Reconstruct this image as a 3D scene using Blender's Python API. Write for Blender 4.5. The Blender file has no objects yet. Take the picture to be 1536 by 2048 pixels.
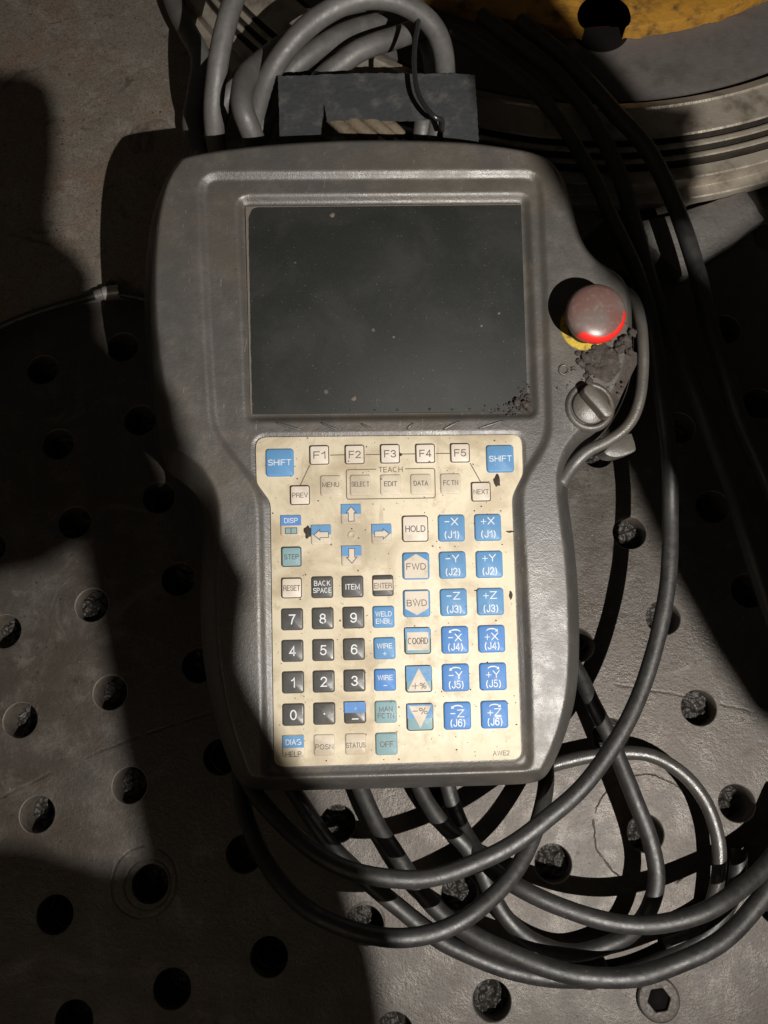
import bpy, bmesh, math, random
import numpy as np
from mathutils import Matrix, Vector, noise
from math import radians, sin, cos, pi

MM = 0.001
# all measures in millimetres: table frame (z = 0 is the table top) or pendant frame (w = 0 is its face)
D = {
 'cam_rot': [[0.999623, 0.00702, 0.026544],[0.0, 0.966759, -0.255689],[-0.027457, 0.255592, 0.966395]],
 'cam_h': 441.28,
 'pen_rot': [[0.997701, -0.017738, 0.0654],[0.028784, 0.984668, -0.17205],[-0.061345, 0.173537, 0.982915]],
 'pen_loc': [-9.95, 95.88, 78.88],
 'light': [220.0, -190.0, 582.0],
 'aim': [-123.33, 377.48, 0.0],
 'outline': [[-102.68, 179.56],[-97.25, 183.45],[-87.34, 186.05],[-67.46, 188.91],[-47.49, 191.0],[-22.4, 192.57],[2.81, 193.09],[28.12, 192.56],[48.44, 191.5],[63.67, 189.37],[78.93, 186.71],[89.02, 182.72],[95.93, 176.09],[100.21, 168.73],[103.38, 156.88],[105.27, 145.29],[108.0, 135.91],[113.41, 128.41],[121.83, 123.82],[128.54, 116.6],[131.7, 106.5],[132.09, 93.31],[130.79, 77.6],[128.66, 65.9],[123.7, 54.3],[117.29, 44.07],[109.95, 35.2],[100.65, 27.68],[95.23, 20.14],[93.78, 10.02],[95.36, -6.41],[97.03, -26.47],[97.31, -48.8],[96.6, -70.91],[94.25, -90.33],[89.91, -104.71],[84.41, -117.75],[79.09, -127.14],[75.25, -131.06],[69.04, -132.77],[42.11, -132.85],[5.64, -132.62],[-32.96, -132.32],[-56.93, -132.01],[-66.24, -130.77],[-71.46, -127.79],[-75.72, -121.09],[-81.6, -104.41],[-86.31, -85.29],[-89.6, -63.65],[-90.5, -39.46],[-89.7, -17.5],[-88.19, -2.76],[-88.9, 5.91],[-92.55, 13.42],[-99.4, 19.27],[-105.52, 23.61],[-108.71, 31.15],[-110.44, 42.46],[-113.67, 60.15],[-116.68, 80.51],[-117.99, 106.17],[-117.55, 126.88],[-115.6, 147.77],[-111.09, 166.19]],
 'panel': [[-80.92, 164.67],[76.05, 165.32],[78.98, 164.29],[80.6, 161.21],[80.85, 111.68],[80.08, 37.89],[78.63, 31.87],[66.16, 13.59],[64.76, 8.12],[65.78, -65.78],[65.11, -119.99],[-56.8, -120.17],[-57.61, -62.6],[-57.9, 4.48],[-59.68, 12.75],[-76.77, 35.52],[-80.0, 42.71],[-82.63, 90.93],[-85.25, 158.9],[-84.28, 162.66]],
 'screen_rec': [[-64.8, 155.07],[71.94, 155.62],[74.36, 154.08],[75.25, 151.53],[75.32, 102.11],[75.1, 46.42],[73.54, 43.53],[-62.35, 43.6],[-64.68, 45.56],[-65.73, 93.53],[-68.2, 150.06],[-67.21, 153.57]],
 'screen': [[-63.68, 149.98],[70.85, 150.72],[70.38, 47.31],[-62.13, 48.0]],
 'keypad': [[-55.85, 36.44],[63.19, 35.79],[65.55, 34.79],[66.4, 32.13],[66.31, 16.8],[61.19, 7.36],[60.61, 4.52],[60.75, -112.89],[59.99, -114.66],[58.12, -115.28],[-49.19, -115.29],[-51.44, -114.78],[-52.55, -112.97],[-52.91, 4.3],[-53.58, 6.65],[-59.31, 14.75],[-59.62, 32.7],[-58.66, 35.3]],
 'keys': [["SHIFT", -48.34, 24.13],["SHIFTR", 55.57, 24.22],["F1", -29.73, 27.28],["F2", -13.15, 27.26],["F3", 3.48, 27.32],["F4", 20.1, 27.24],["F5", 36.6, 27.23],["PREV", -39.01, 8.53],["NEXT", 45.96, 8.6],["MENU", -24.68, 12.81],["SELECT", -10.79, 12.82],["EDIT", 3.4, 12.73],["DATA", 17.66, 12.73],["FCTN", 31.75, 12.74],["DISP", -43.44, -5.53],["UP", -15.4, -0.73],["LEFT", -29.48, -10.15],["RIGHT", -1.29, -10.3],["DOWN", -15.51, -20.19],["STEP", -43.37, -20.1],["HOLD", 14.46, -8.23],["FWD", 14.34, -25.59],["BWD", 14.24, -42.91],["COORD", 14.27, -60.12],["PPLUS", 14.33, -77.51],["PMINUS", 14.43, -94.76],["RESET", -43.44, -34.52],["BACK", -29.4, -34.45],["ITEM", -15.35, -34.52],["ENTER", -1.25, -34.35],["7", -43.46, -48.87],["8", -29.4, -48.8],["9", -15.23, -48.76],["WELD", -1.31, -48.77],["4", -43.49, -63.26],["5", -29.38, -63.24],["6", -15.25, -63.22],["WIREP", -1.15, -63.17],["1", -43.42, -77.52],["2", -29.38, -77.52],["3", -15.28, -77.5],["WIREM", -1.23, -77.56],["0", -43.44, -92.06],["DOT", -29.36, -91.99],["COMMA", -15.33, -91.86],["MAN", -1.23, -92.01],["DIAG", -43.63, -106.12],["POSN", -29.59, -106.07],["STATUS", -15.31, -106.04],["OFF", -1.24, -106.37],["-X1", 31.48, -8.22],["+X1", 48.67, -8.24],["-Y2", 31.48, -25.52],["+Y2", 48.76, -25.57],["-Z3", 31.46, -42.83],["+Z3", 48.65, -42.91],["-X4", 31.59, -60.17],["+X4", 48.65, -60.09],["-Y5", 31.39, -77.4],["+Y5", 48.71, -77.39],["-Z6", 31.68, -94.7],["+Z6", 48.83, -94.65]],
 'fline': [[[-24.7, 27.34],[-18.03, 27.4]],[[-8.09, 27.33],[-1.47, 27.31]],[[8.42, 27.32],[15.23, 27.29]],[[25.07, 27.3],[31.81, 27.28]],[[-34.34, 22.92],[-38.98, 13.37]],[[41.28, 22.51],[46.0, 13.4]]],
 'teach': [[-3.26, 20.32],[-16.28, 20.29],[-17.05, 20.04],[-17.32, 19.36],[-17.37, 7.31],[-17.05, 6.53],[-16.28, 6.35],[23.36, 6.21],[24.05, 6.46],[24.33, 7.23],[24.41, 19.15],[24.17, 19.94],[23.49, 20.21],[10.48, 20.26]],
 'teach_txt': [3.6, 20.03],
 'awe': [51.44, -112.22],
 'dimple': [-15.15, -10.58],
 'spots': [[53.95, 13.85, 1.7, 2.6],[-35.51, -8.7, 2.0, 2.8],[8.11, 26.95, 0.9, 0.8],[59.03, -10.38, 1.9, 0.5],[58.42, -40.06, 0.7, 2.2],[64.76, -34.39, 5, 3.4]],
 'stains': [[-14.96, -10.49, 15, 0.75],[-5.77, -17.69, 13, 0.6],[-31.61, 12.13, 9, 0.5],[-11.06, 9.4, 12, 0.4],[-31.69, -111.61, 9, 0.7],[-46.44, -112.27, 10, 0.7],[-16.56, -33.71, 10, 0.4],[37.73, -13.91, 9, 0.35],[-39.73, -35.49, 10, 0.45],[53.27, -42.27, 8, 0.3],[-51.78, 23.1, 7, 0.5],[31.5, 14.55, 9, 0.35]],
 'ribs': [[[-49.83, 43.32],[-38.1, 39.55]],[[-28.85, 43.01],[-20.87, 39.29]],[[-9.92, 42.24],[-4.53, 39.04]],[[11.64, 39.03],[14.82, 42.36]],[[28.81, 38.77],[36.83, 42.75]],[[45.82, 38.99],[57.96, 42.68]]],
 'estop': [98.49, 87.64, 23.5],
 'knob': [99.3, 48.43],
 'grip': [96.94, 54.23, 104.78, 44.38],
 'mark': [87.28, 66.28],
 'guard': [[121.47, 111.73, -12.0],[126.78, 103.81, -8.0],[127.64, 91.98, -3.0],[127.1, 78.6, 0.0],[126.48, 66.29, 0.0],[124.64, 54.06, 0.0],[121.34, 44.08, -1.0],[115.74, 37.05, -2.0],[107.79, 32.0, -3.0],[98.88, 27.69, -4.0],[91.85, 21.05, -6.0],[85.39, 12.42, -6.0]],
 'clip': [[108.15, 29.16],[122.45, 39.72],[125.25, 30.14],[124.14, 27.9],[115.98, 25.29],[110.52, 26.13]],
 'cables': [["right", 3.97, [[29.92, 396.35, 56.0],[45.5, 381.29, 58.0],[70.13, 354.17, 60.0],[91.08, 323.21, 60.0],[105.38, 287.1, 60.0],[116.53, 254.09, 60.0],[125.53, 223.86, 60.0],[130.02, 192.97, 58.0],[132.13, 160.25, 56.0],[132.51, 127.89, 56.0],[132.85, 103.25, 51.0],[130.84, 83.05, 50.0],[126.04, 55.89, 49.0],[118.45, 31.44, 48.0],[108.36, 9.67, 48.0],[95.01, -11.89, 50.0],[76.57, -31.08, 53.0],[54.93, -47.02, 56.0],[32.11, -59.02, 57.0],[9.8, -65.72, 58.0],[-10.09, -66.22, 58.0],[-28.0, -62.12, 56.0],[-46.88, -53.22, 50.0],[-63.84, -41.85, 40.0],[-76.99, -29.1, 30.0],[-87.06, -8.04, 22.0]]],["midr", 4.58, [[47.66, 417.4, 46.0],[70.58, 392.41, 48.0],[92.46, 364.7, 50.0],[110.71, 332.99, 50.0],[122.46, 299.25, 50.0],[129.24, 265.08, 48.0],[137.36, 223.97, 44.0],[150.62, 184.11, 40.0],[165.29, 139.86, 36.0],[174.85, 97.31, 34.0],[185.04, 65.13, 28.0],[195.31, 28.84, 22.0],[200.8, -8.01, 16.0],[196.39, -36.96, 12.0]]],["outr", 4.77, [[72.1, 415.03, 44.0],[94.65, 387.42, 45.0],[120.03, 350.08, 46.0],[142.48, 316.87, 44.0],[155.8, 286.31, 40.0],[163.54, 248.83, 38.0],[167.2, 210.59, 40.0],[176.56, 171.02, 36.0],[189.24, 133.28, 30.0],[202.68, 93.58, 24.0]]],["outA", 4.35, [[-31.9, -13.16, 12.0],[-25.97, -27.72, 14.0],[-15.64, -48.31, 17.0],[-6.18, -61.02, 20.0],[3.45, -74.15, 22.0],[12.85, -84.73, 24.0],[23.25, -92.25, 26.0],[40.28, -100.14, 29.0],[60.27, -106.95, 32.0],[82.34, -110.75, 34.0],[104.9, -110.18, 34.0],[128.62, -103.99, 32.0],[151.45, -92.06, 29.0],[170.75, -75.89, 26.0],[186.74, -56.6, 22.0],[196.08, -36.43, 18.0]]],["L2", 4.12, [[-69.89, -18.3, 8.0],[-54.89, -37.82, 9.0],[-39.13, -59.23, 9.0],[-18.85, -77.71, 9.0],[-1.51, -91.25, 9.0],[14.3, -102.31, 9.0],[31.17, -109.47, 9.0],[51.61, -115.92, 8.0],[73.12, -119.23, 8.0],[99.62, -117.3, 8.0],[124.13, -110.61, 8.0],[147.06, -97.27, 8.0],[161.85, -79.64, 6.0],[166.37, -61.2, 6.0]]],["outB", 4.06, [[1.58, -13.07, 14.0],[7.68, -32.23, 17.0],[17.34, -47.28, 19.0],[26.97, -56.47, 19.0],[34.88, -68.12, 17.0],[41.19, -81.95, 15.0],[49.36, -93.21, 14.0],[62.5, -102.38, 12.0],[80.27, -106.63, 12.0],[100.54, -100.57, 14.0],[111.86, -90.66, 19.0],[117.36, -78.91, 23.0],[118.97, -67.73, 24.0],[116.59, -53.09, 25.0],[111.5, -36.03, 25.0],[106.21, -19.79, 24.0],[100.01, -3.11, 22.0],[94.84, 10.4, 19.0],[90.2, 24.41, 15.0],[81.3, 40.17, 12.0]]],["M2", 3.91, [[-86.12, -8.2, 14.0],[-83.51, -27.43, 20.0],[-77.87, -44.98, 32.0],[-64.42, -62.83, 46.0],[-48.03, -76.53, 54.0],[-29.67, -85.23, 59.0],[-12.2, -89.23, 60.0],[7.29, -88.78, 58.0],[25.05, -83.2, 54.0],[40.32, -73.53, 48.0],[51.73, -61.89, 42.0],[61.76, -46.58, 34.0],[68.35, -29.24, 24.0],[70.35, -13.02, 14.0]]],["midarc", 4.07, [[17.15, -13.24, 8.0],[20.89, -30.39, 9.0],[24.68, -43.62, 9.0],[30.87, -56.85, 16.0],[40.14, -67.54, 30.0],[50.63, -73.22, 38.0],[66.95, -80.35, 41.0],[86.68, -86.24, 42.0],[106.72, -87.77, 42.0],[127.49, -84.16, 41.0],[144.96, -78.01, 38.0],[162.02, -69.46, 32.0],[178.74, -56.36, 24.0],[189.66, -36.62, 16.0]]],["silver", 3.47, [[63.1, -24.29, 8.0],[75.59, -19.72, 11.0],[90.6, -16.45, 13.0],[107.93, -14.41, 15.0],[123.85, -15.81, 16.0],[137.77, -23.66, 17.0],[147.6, -36.64, 17.0],[151.9, -51.7, 17.0],[152.38, -64.37, 16.0],[150.69, -77.28, 13.0],[146.2, -90.39, 9.0],[137.5, -99.77, 7.0],[125.3, -104.51, 6.0]]],["topA", 5.67, [[-78.4, 420.71, 95.0],[-85.69, 396.49, 95.0],[-92.39, 379.5, 92.0],[-97.78, 362.29, 86.0],[-102.38, 346.79, 78.0],[-105.71, 334.3, 68.0],[-107.46, 324.42, 52.0],[-105.83, 315.65, 35.0]]],["topB", 5.68, [[17.34, 300.23, 60.0],[19.25, 312.95, 74.0],[23.79, 342.08, 76.0],[20.88, 361.36, 82.0],[12.65, 371.23, 88.0],[-0.91, 378.14, 92.0],[-15.77, 379.79, 94.0],[-30.64, 376.86, 94.0],[-45.6, 368.7, 92.0],[-59.41, 357.54, 88.0],[-71.25, 347.41, 80.0],[-79.95, 338.7, 68.0],[-85.22, 330.75, 56.0],[-90.04, 318.32, 40.0]]],["topC", 5.92, [[-61.42, 401.41, 50.0],[-73.84, 378.79, 62.0],[-82.46, 353.22, 76.0],[-85.1, 331.61, 86.0],[-84.54, 316.01, 88.0],[-81.17, 307.95, 80.0],[-77.92, 305.45, 56.0]]],["topC2", 5.45, [[-64.68, 390.74, 46.0],[-70.99, 361.63, 54.0],[-77.38, 338.04, 58.0],[-82.78, 323.86, 52.0],[-88.41, 314.85, 40.0]]],["topD", 6.03, [[18.37, 404.49, 52.0],[7.77, 396.25, 56.0],[-4.02, 385.4, 62.0],[-21.21, 374.08, 66.0],[-35.62, 365.95, 64.0],[-47.66, 360.81, 58.0],[-57.11, 350.86, 50.0],[-63.59, 333.44, 42.0]]],["topE", 6.14, [[14.4, 417.41, 36.0],[-1.1, 417.15, 44.0],[-13.16, 408.96, 50.0],[-30.75, 395.88, 56.0],[-46.43, 382.88, 60.0],[-59.32, 371.51, 60.0],[-71.64, 363.41, 54.0],[-82.82, 349.75, 46.0],[-90.94, 330.36, 38.0]]],["topF", 6.15, [[-4.25, 439.64, 32.0],[-26.18, 426.27, 36.0],[-50.58, 411.32, 40.0],[-74.97, 398.8, 40.0],[-96.83, 386.43, 36.0],[-111.27, 370.05, 30.0],[-117.78, 349.64, 24.0]]],["topG", 4.98, [[12.59, 409.21, 44.0],[17.23, 384.59, 50.0],[17.77, 359.12, 58.0],[13.61, 329.61, 70.0],[11.13, 314.75, 74.0],[9.6, 303.65, 60.0]]],["topH", 6.39, [[-158.4, 488.28, 20.0],[-150.9, 460.84, 22.0],[-138.73, 434.12, 24.0],[-129.17, 410.24, 24.0],[-129.79, 385.22, 22.0],[-132.22, 364.44, 20.0],[-126.53, 340.11, 18.0]]]],
 'wire': [[9.32, 368.55, 90.0],[6.95, 350.04, 92.0],[6.51, 332.93, 93.0],[8.17, 317.74, 94.0],[12.18, 307.43, 95.0],[17.22, 300.86, 95.0],[20.51, 303.03, 91.0],[20.79, 302.19, 84.0]],
 'rope': [[[-44.91, 324.49, 77.0],[-35.93, 314.35, 78.0],[-25.08, 304.09, 77.0]],[[-36.18, 324.93, 77.0],[-26.65, 313.27, 79.0],[-14.31, 303.85, 77.0]],[[-26.42, 324.93, 76.0],[-16.95, 313.36, 79.0],[-5.17, 304.27, 77.0]],[[-16.62, 324.27, 75.0],[-9.46, 314.91, 77.0],[0.21, 307.09, 75.0]]],
 'lead': [[-285.94, 204.72, 4.0],[-262.66, 221.55, 6.0],[-243.42, 230.84, 10.0],[-224.99, 237.81, 12.0],[-206.88, 243.32, 13.0],[-189.15, 248.73, 13.0],[-178.75, 251.6, 13.0],[-167.94, 249.74, 13.0],[-152.78, 246.05, 12.0],[-134.35, 234.22, 10.0]],
 'ferrule': [[-185.55, 249.35, 13.0],[-181.28, 250.45, 13.3],[-171.06, 251.97, 13.3]],
 'strap': [[-67.32, 339.54],[-55.35, 339.56],[-33.64, 339.97],[-11.98, 340.06],[12.31, 338.78],[27.13, 339.04],[39.18, 337.43],[39.98, 293.06],[21.68, 293.48],[20.97, 311.6],[-1.31, 310.87],[-22.59, 312.65],[-40.18, 311.8],[-41.96, 320.76],[-43.09, 310.6],[-43.57, 294.95],[-64.76, 295.43]],
 'strap_z': 84,
 'ring': [126.56, 628.25, 279.24],
 'offcut': [[146.8, 297.56],[163.54, 301.45],[182.35, 307.43],[195.01, 312.14],[211.44, 317.5],[213.9, 312.47],[220.01, 297.56],[200.87, 282.66],[179.67, 268.68],[171.15, 260.71],[168.02, 259.08],[163.21, 264.9],[154.52, 274.57],[149.13, 281.88]],
 'bolt': [121.35, -129.57],
 'crack': [123.09, -53.17],
 'baseplate': [[-386.8, 167.76],[-302.8, 206.81],[-245.24, 233.45],[-227.77, 241.93],[-209.96, 248.42],[-185.74, 253.49],[-158.0, 253.73],[-123.9, 249.12],[-86.88, 240.14],[-32.36, 234.33],[27.78, 243.4],[82.79, 266.14],[114.48, 289.74],[134.57, 314.1],[156.07, 350.08],[138.79, 555.35],[-157.87, 822.9],[-695.7, 850.62]],
 'nut': [-178.71, 256.05],
 'lat': [0.29601, -219.405, 207.584, 50.0],
 'flaps': [[466, [[86.59, -64.71],[121.5, -67.27],[125.62, -67.54],[128.18, -69.22],[129.72, -73.48],[130.45, -81.62],[130.47, -89.06],[131.85, -92.92],[134.41, -94.39],[136.75, -97.6],[136.82, -99.37],[137.58, -101.51],[138.49, -101.93],[138.78, -105.89],[141.76, -108.95],[142.59, -111.97],[145.74, -119.39],[148.6, -124.81],[147.13, -131.96],[139.37, -131.91],[138.02, -132.78],[134.79, -134.78],[130.31, -135.62],[101.58, -136.34]]],[463, [[137.28, -130.29],[145.15, -129.26],[146.4, -122.51],[150.69, -129.74],[150.62, -134.94],[150.92, -139.46],[152.64, -142.83],[155.31, -146.71],[157.82, -150.52],[162.1, -153.67],[167.32, -163.83],[169.05, -168.97],[171.11, -173.01],[171.98, -176.21],[172.54, -180.14],[173.6, -190.87],[110.25, -191.63],[104.58, -164.25],[131.65, -163.65],[134.89, -163.73],[138.76, -164.7],[143.96, -166.15],[147.44, -165.16],[144.35, -154.98],[141.52, -144.8],[139.02, -136.31]]],[466, [[176.2, -25.0],[176.8, -66.0],[178.3, -71.5],[181.06, -76.22],[183.14, -80.09],[185.01, -83.82],[187.01, -86.6],[188.51, -89.82],[189.77, -93.25],[201.05, -99.39],[205.42, -101.85],[205.21, -93.97],[205.44, -91.16],[210.19, -89.68],[212.1, -89.01],[211.44, -83.84],[209.48, -77.43],[211.15, -74.33],[205.0, -73.31],[201.03, -66.58],[196.82, -61.25],[193.78, -56.63],[190.93, -29.94]]],[463, [[189.61, -92.15],[204.88, -90.77],[205.41, -92.0],[209.31, -96.95],[211.69, -94.74],[220.25, -88.75],[219.28, -84.47],[217.5, -85.24],[222.07, -82.11],[226.49, -79.56],[247.58, -69.97],[234.18, -173.05],[217.6, -156.92],[213.89, -151.3],[212.13, -149.99],[208.54, -143.3],[204.47, -133.74],[200.71, -122.29],[197.64, -116.14],[197.23, -107.93],[196.61, -98.7]]]],
}

scene = bpy.context.scene
col = scene.collection
# ------------------------------------------------------------------ camera
cd = bpy.data.cameras.new("camera"); cam = bpy.data.objects.new("camera", cd); col.objects.link(cam)
m = Matrix(D['cam_rot']).to_4x4(); m.translation = (0, 0, D['cam_h'] * MM); cam.matrix_world = m
cd.sensor_fit = 'VERTICAL'; cd.sensor_height = 24.0; cd.lens = 24.0 * 1600 / 2048
cd.clip_start = 0.01; cd.clip_end = 50
scene.camera = cam
# ------------------------------------------------------------------ dim workshop ambient
wd = bpy.data.worlds.new("World"); scene.world = wd; wd.use_nodes = True
wd.node_tree.nodes['Background'].inputs[0].default_value = (1.0, 0.88, 0.74, 1)
wd.node_tree.nodes['Background'].inputs[1].default_value = 0.015
# ------------------------------------------------------------------ the one lamp (its housing is built below)
LAMP = Vector(D['light']) * MM
ld = bpy.data.lights.new("work_lamp_bulb", 'SPOT'); lo = bpy.data.objects.new("work_lamp_bulb", ld)
ld.energy = 27.5; ld.color = (1.0, 0.945, 0.875); ld.shadow_soft_size = 0.0017
ld.spot_size = radians(116); ld.spot_blend = 1.0
lo.location = LAMP
lo.rotation_euler = (Vector(D['aim']) * MM - LAMP).to_track_quat('-Z', 'Y').to_euler()
col.objects.link(lo)
# faint warm fill light added to lift the shadows at lower left
l2 = bpy.data.lights.new("fill_light", 'AREA'); l2o = bpy.data.objects.new("fill_light", l2); col.objects.link(l2o)
l2.shape = 'DISK'; l2.size = 0.5; l2.energy = 0.52; l2.color = (1.0, .80, .58)
l2o.location = (-.55, -.65, .95); l2o.rotation_euler = (Vector((-.12, -.02, 0)) - l2o.location).to_track_quat('-Z', 'Y').to_euler()
scene.view_settings.view_transform = 'Standard'; scene.view_settings.look = 'None'
scene.view_settings.exposure = 0; scene.view_settings.gamma = 1

# ------------------------------------------------------------------ material helpers
def new_mat(name):
    mt = bpy.data.materials.new(name); mt.use_nodes = True
    nt = mt.node_tree; b = nt.nodes['Principled BSDF']
    return mt, nt, b
def nd(nt, t, **kw):
    n = nt.nodes.new(t)
    for k, v in kw.items(): setattr(n, k, v)
    return n
def pos(nt, scale=1000.0, off=(0, 0, 0)):
    g = nd(nt, 'ShaderNodeNewGeometry')
    v = nd(nt, 'ShaderNodeVectorMath', operation='SCALE'); v.inputs['Scale'].default_value = scale
    nt.links.new(g.outputs['Position'], v.inputs[0])
    a = nd(nt, 'ShaderNodeVectorMath', operation='ADD'); a.inputs[1].default_value = off
    nt.links.new(v.outputs[0], a.inputs[0])
    return a.outputs[0]
def noisef(nt, vec, scale, detail=4.0, rough=0.55, dist=0.0):
    n = nd(nt, 'ShaderNodeTexNoise'); n.inputs['Scale'].default_value = scale
    n.inputs['Detail'].default_value = detail; n.inputs['Roughness'].default_value = rough
    n.inputs['Distortion'].default_value = dist
    nt.links.new(vec, n.inputs['Vector']); return n.outputs['Fac']
def mapr(nt, val, a, b, c=0.0, d=1.0, smooth=True):
    n = nd(nt, 'ShaderNodeMapRange', clamp=True)
    n.interpolation_type = 'SMOOTHSTEP' if smooth else 'LINEAR'
    for k, v in zip(('From Min', 'From Max', 'To Min', 'To Max'), (a, b, c, d)): n.inputs[k].default_value = v
    nt.links.new(val, n.inputs['Value']); return n.outputs['Result']
def mixc(nt, fac, a, b, mode='MIX'):
    n = nd(nt, 'ShaderNodeMix', data_type='RGBA', blend_type=mode)
    if isinstance(fac, (int, float)): n.inputs['Factor'].default_value = fac
    else: nt.links.new(fac, n.inputs['Factor'])
    for k, v in ((6, a), (7, b)):
        if isinstance(v, tuple): n.inputs[k].default_value = v + (1,) if len(v) == 3 else v
        else: nt.links.new(v, n.inputs[k])
    return n.outputs[2]
def mth(nt, op, a, b=0.0):
    n = nd(nt, 'ShaderNodeMath', operation=op)
    for i, v in enumerate((a, b)):
        if isinstance(v, (int, float)): n.inputs[i].default_value = v
        else: nt.links.new(v, n.inputs[i])
    return n.outputs[0]
def bump(nt, b, h, strength=0.3, dist=0.001):
    n = nd(nt, 'ShaderNodeBump'); n.inputs['Strength'].default_value = strength; n.inputs['Distance'].default_value = dist
    nt.links.new(h, n.inputs['Height']); nt.links.new(n.outputs[0], b.inputs['Normal'])
def specks(nt, vec, scale, size, keep):
    """small irregular dots: 1 inside a fleck"""
    v = nd(nt, 'ShaderNodeTexVoronoi'); v.inputs['Scale'].default_value = scale
    nt.links.new(vec, v.inputs['Vector'])
    s = nd(nt, 'ShaderNodeSeparateColor'); nt.links.new(v.outputs['Color'], s.inputs[0])
    dd = mth(nt, 'ADD', v.outputs['Distance'], mth(nt, 'MULTIPLY', noisef(nt, vec, scale * 2.5, 2), 0.25))
    rr = mth(nt, 'MULTIPLY', s.outputs[1], size)
    inside = mth(nt, 'LESS_THAN', dd, mth(nt, 'ADD', rr, 0.10))
    return mth(nt, 'MULTIPLY', inside, mth(nt, 'LESS_THAN', s.outputs[0], keep))
def simple(name, c, rough=0.5, metal=0.0, spec=0.5, dirt=0.0, dirtcol=(0.05, 0.035, 0.02), bmp=0.0, bscale=2.0, nscale=0.25):
    mt, nt, b = new_mat(name)
    v = pos(nt)
    cc = c
    f = mapr(nt, noisef(nt, v, nscale, 5, .62), .46, .74, 0, dirt)
    cc = mixc(nt, f, c, dirtcol)
    nt.links.new(cc, b.inputs['Base Color'])
    r = mapr(nt, noisef(nt, v, nscale * 3, 3), .3, .7, rough - .08, rough + .1)
    nt.links.new(r, b.inputs['Roughness'])
    b.inputs['Metallic'].default_value = metal; b.inputs['Specular IOR Level'].default_value = spec
    if bmp: bump(nt, b, noisef(nt, v, bscale, 4), bmp, 0.0006)
    return mt

M = {}
# worn steel table
def steel_plate(name, c1, c2, c3, crack=False, gritty=0.0):
    mt, nt, b = new_mat(name); v = pos(nt)
    big = noisef(nt, v, .012, 5, .6, .4); mid = noisef(nt, v, .06, 6, .65); fine = noisef(nt, v, .9, 5, .7)
    c = mixc(nt, mapr(nt, big, .40, .62), c1, c2)
    c = mixc(nt, mapr(nt, mid, .48, .70, 0, .8), c, c3)
    c = mixc(nt, mapr(nt, fine, .38, .68, 0, .55), c, (.055, .046, .039))
    c = mixc(nt, mapr(nt, noisef(nt, v, .25, 4, .7), .52, .72, 0, .45), c, (.085, .07, .058))
    # pale scuffs and dark pits
    st = nd(nt, 'ShaderNodeMapping'); st.inputs['Scale'].default_value = (1, .12, 1); st.inputs['Rotation'].default_value = (0, 0, .9)
    nt.links.new(v, st.inputs['Vector'])
    scr = mapr(nt, noisef(nt, st.outputs[0], .9, 3, .5), .66, .74, 0, .35)
    c = mixc(nt, scr, c, (.22, .205, .19))
    st2 = nd(nt, 'ShaderNodeMapping'); st2.inputs['Scale'].default_value = (.10, 1, 1); st2.inputs['Rotation'].default_value = (0, 0, .25)
    nt.links.new(v, st2.inputs['Vector'])
    c = mixc(nt, mapr(nt, noisef(nt, st2.outputs[0], .5, 3, .6), .66, .75, 0, .5), c, (.07, .058, .048))
    blot = noisef(nt, v, .035, 3, .7, 1.2)
    c = mixc(nt, mapr(nt, blot, .58, .70, 0, .65), c, (.070, .056, .046))
    c = mixc(nt, mapr(nt, noisef(nt, v, .02, 4, .7, 2.0), .56, .72, 0, .5), c, (.175, .162, .147))
    c = mixc(nt, mth(nt, 'MULTIPLY', specks(nt, v, .22, .22, .5), .7), c, (.035, .028, .024))
    pale = specks(nt, v, .30, .12, .22 + gritty)
    c = mixc(nt, mth(nt, 'MULTIPLY', pale, .75), c, (.34, .30, .25))
    h = mth(nt, 'ADD', mth(nt, 'MULTIPLY', noisef(nt, v, .35, 6, .7), 1.0), mth(nt, 'MULTIPLY', fine, .5))
    if crack:
        # irregular seam of an inset disc and rings left by washers
        sep = nd(nt, 'ShaderNodeSeparateXYZ'); nt.links.new(v, sep.inputs[0])
        for (cx, cy, r0, wid, wob, amt) in crack:
            dx = mth(nt, 'SUBTRACT', sep.outputs[0], cx); dy = mth(nt, 'SUBTRACT', sep.outputs[1], cy)
            r = mth(nt, 'SQRT', mth(nt, 'ADD', mth(nt, 'MULTIPLY', dx, dx), mth(nt, 'MULTIPLY', dy, dy)))
            r = mth(nt, 'ADD', r, mth(nt, 'MULTIPLY', mth(nt, 'SUBTRACT', noisef(nt, v, .11, 5, .62), .5), wob))
            d = mth(nt, 'ABSOLUTE', mth(nt, 'SUBTRACT', r, r0))
            line = mapr(nt, d, 0, wid, 1, 0)
            line = mth(nt, 'MULTIPLY', line, mapr(nt, noisef(nt, v, .07, 2), .36, .52, .0, 1))
            c = mixc(nt, mth(nt, 'MULTIPLY', line, amt), c, (.022, .017, .014))
            h = mth(nt, 'SUBTRACT', h, mth(nt, 'MULTIPLY', line, amt * .9))
    nt.links.new(c, b.inputs['Base Color'])
    nt.links.new(mapr(nt, mid, .3, .7, .30, .56), b.inputs['Roughness'])
    b.inputs['Metallic'].default_value = .35; b.inputs['Specular IOR Level'].default_value = .6
    bump(nt, b, h, .5, .0007)
    return mt
ck = D['crack']
la, lx, ly, lp = D['lat']
def lat(i, j):
    u, v = j * lp, -i * lp
    return (cos(la) * u - sin(la) * v + lx, sin(la) * u + cos(la) * v + ly)
h60 = lat(6, 0); h72 = lat(7, 2)
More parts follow.
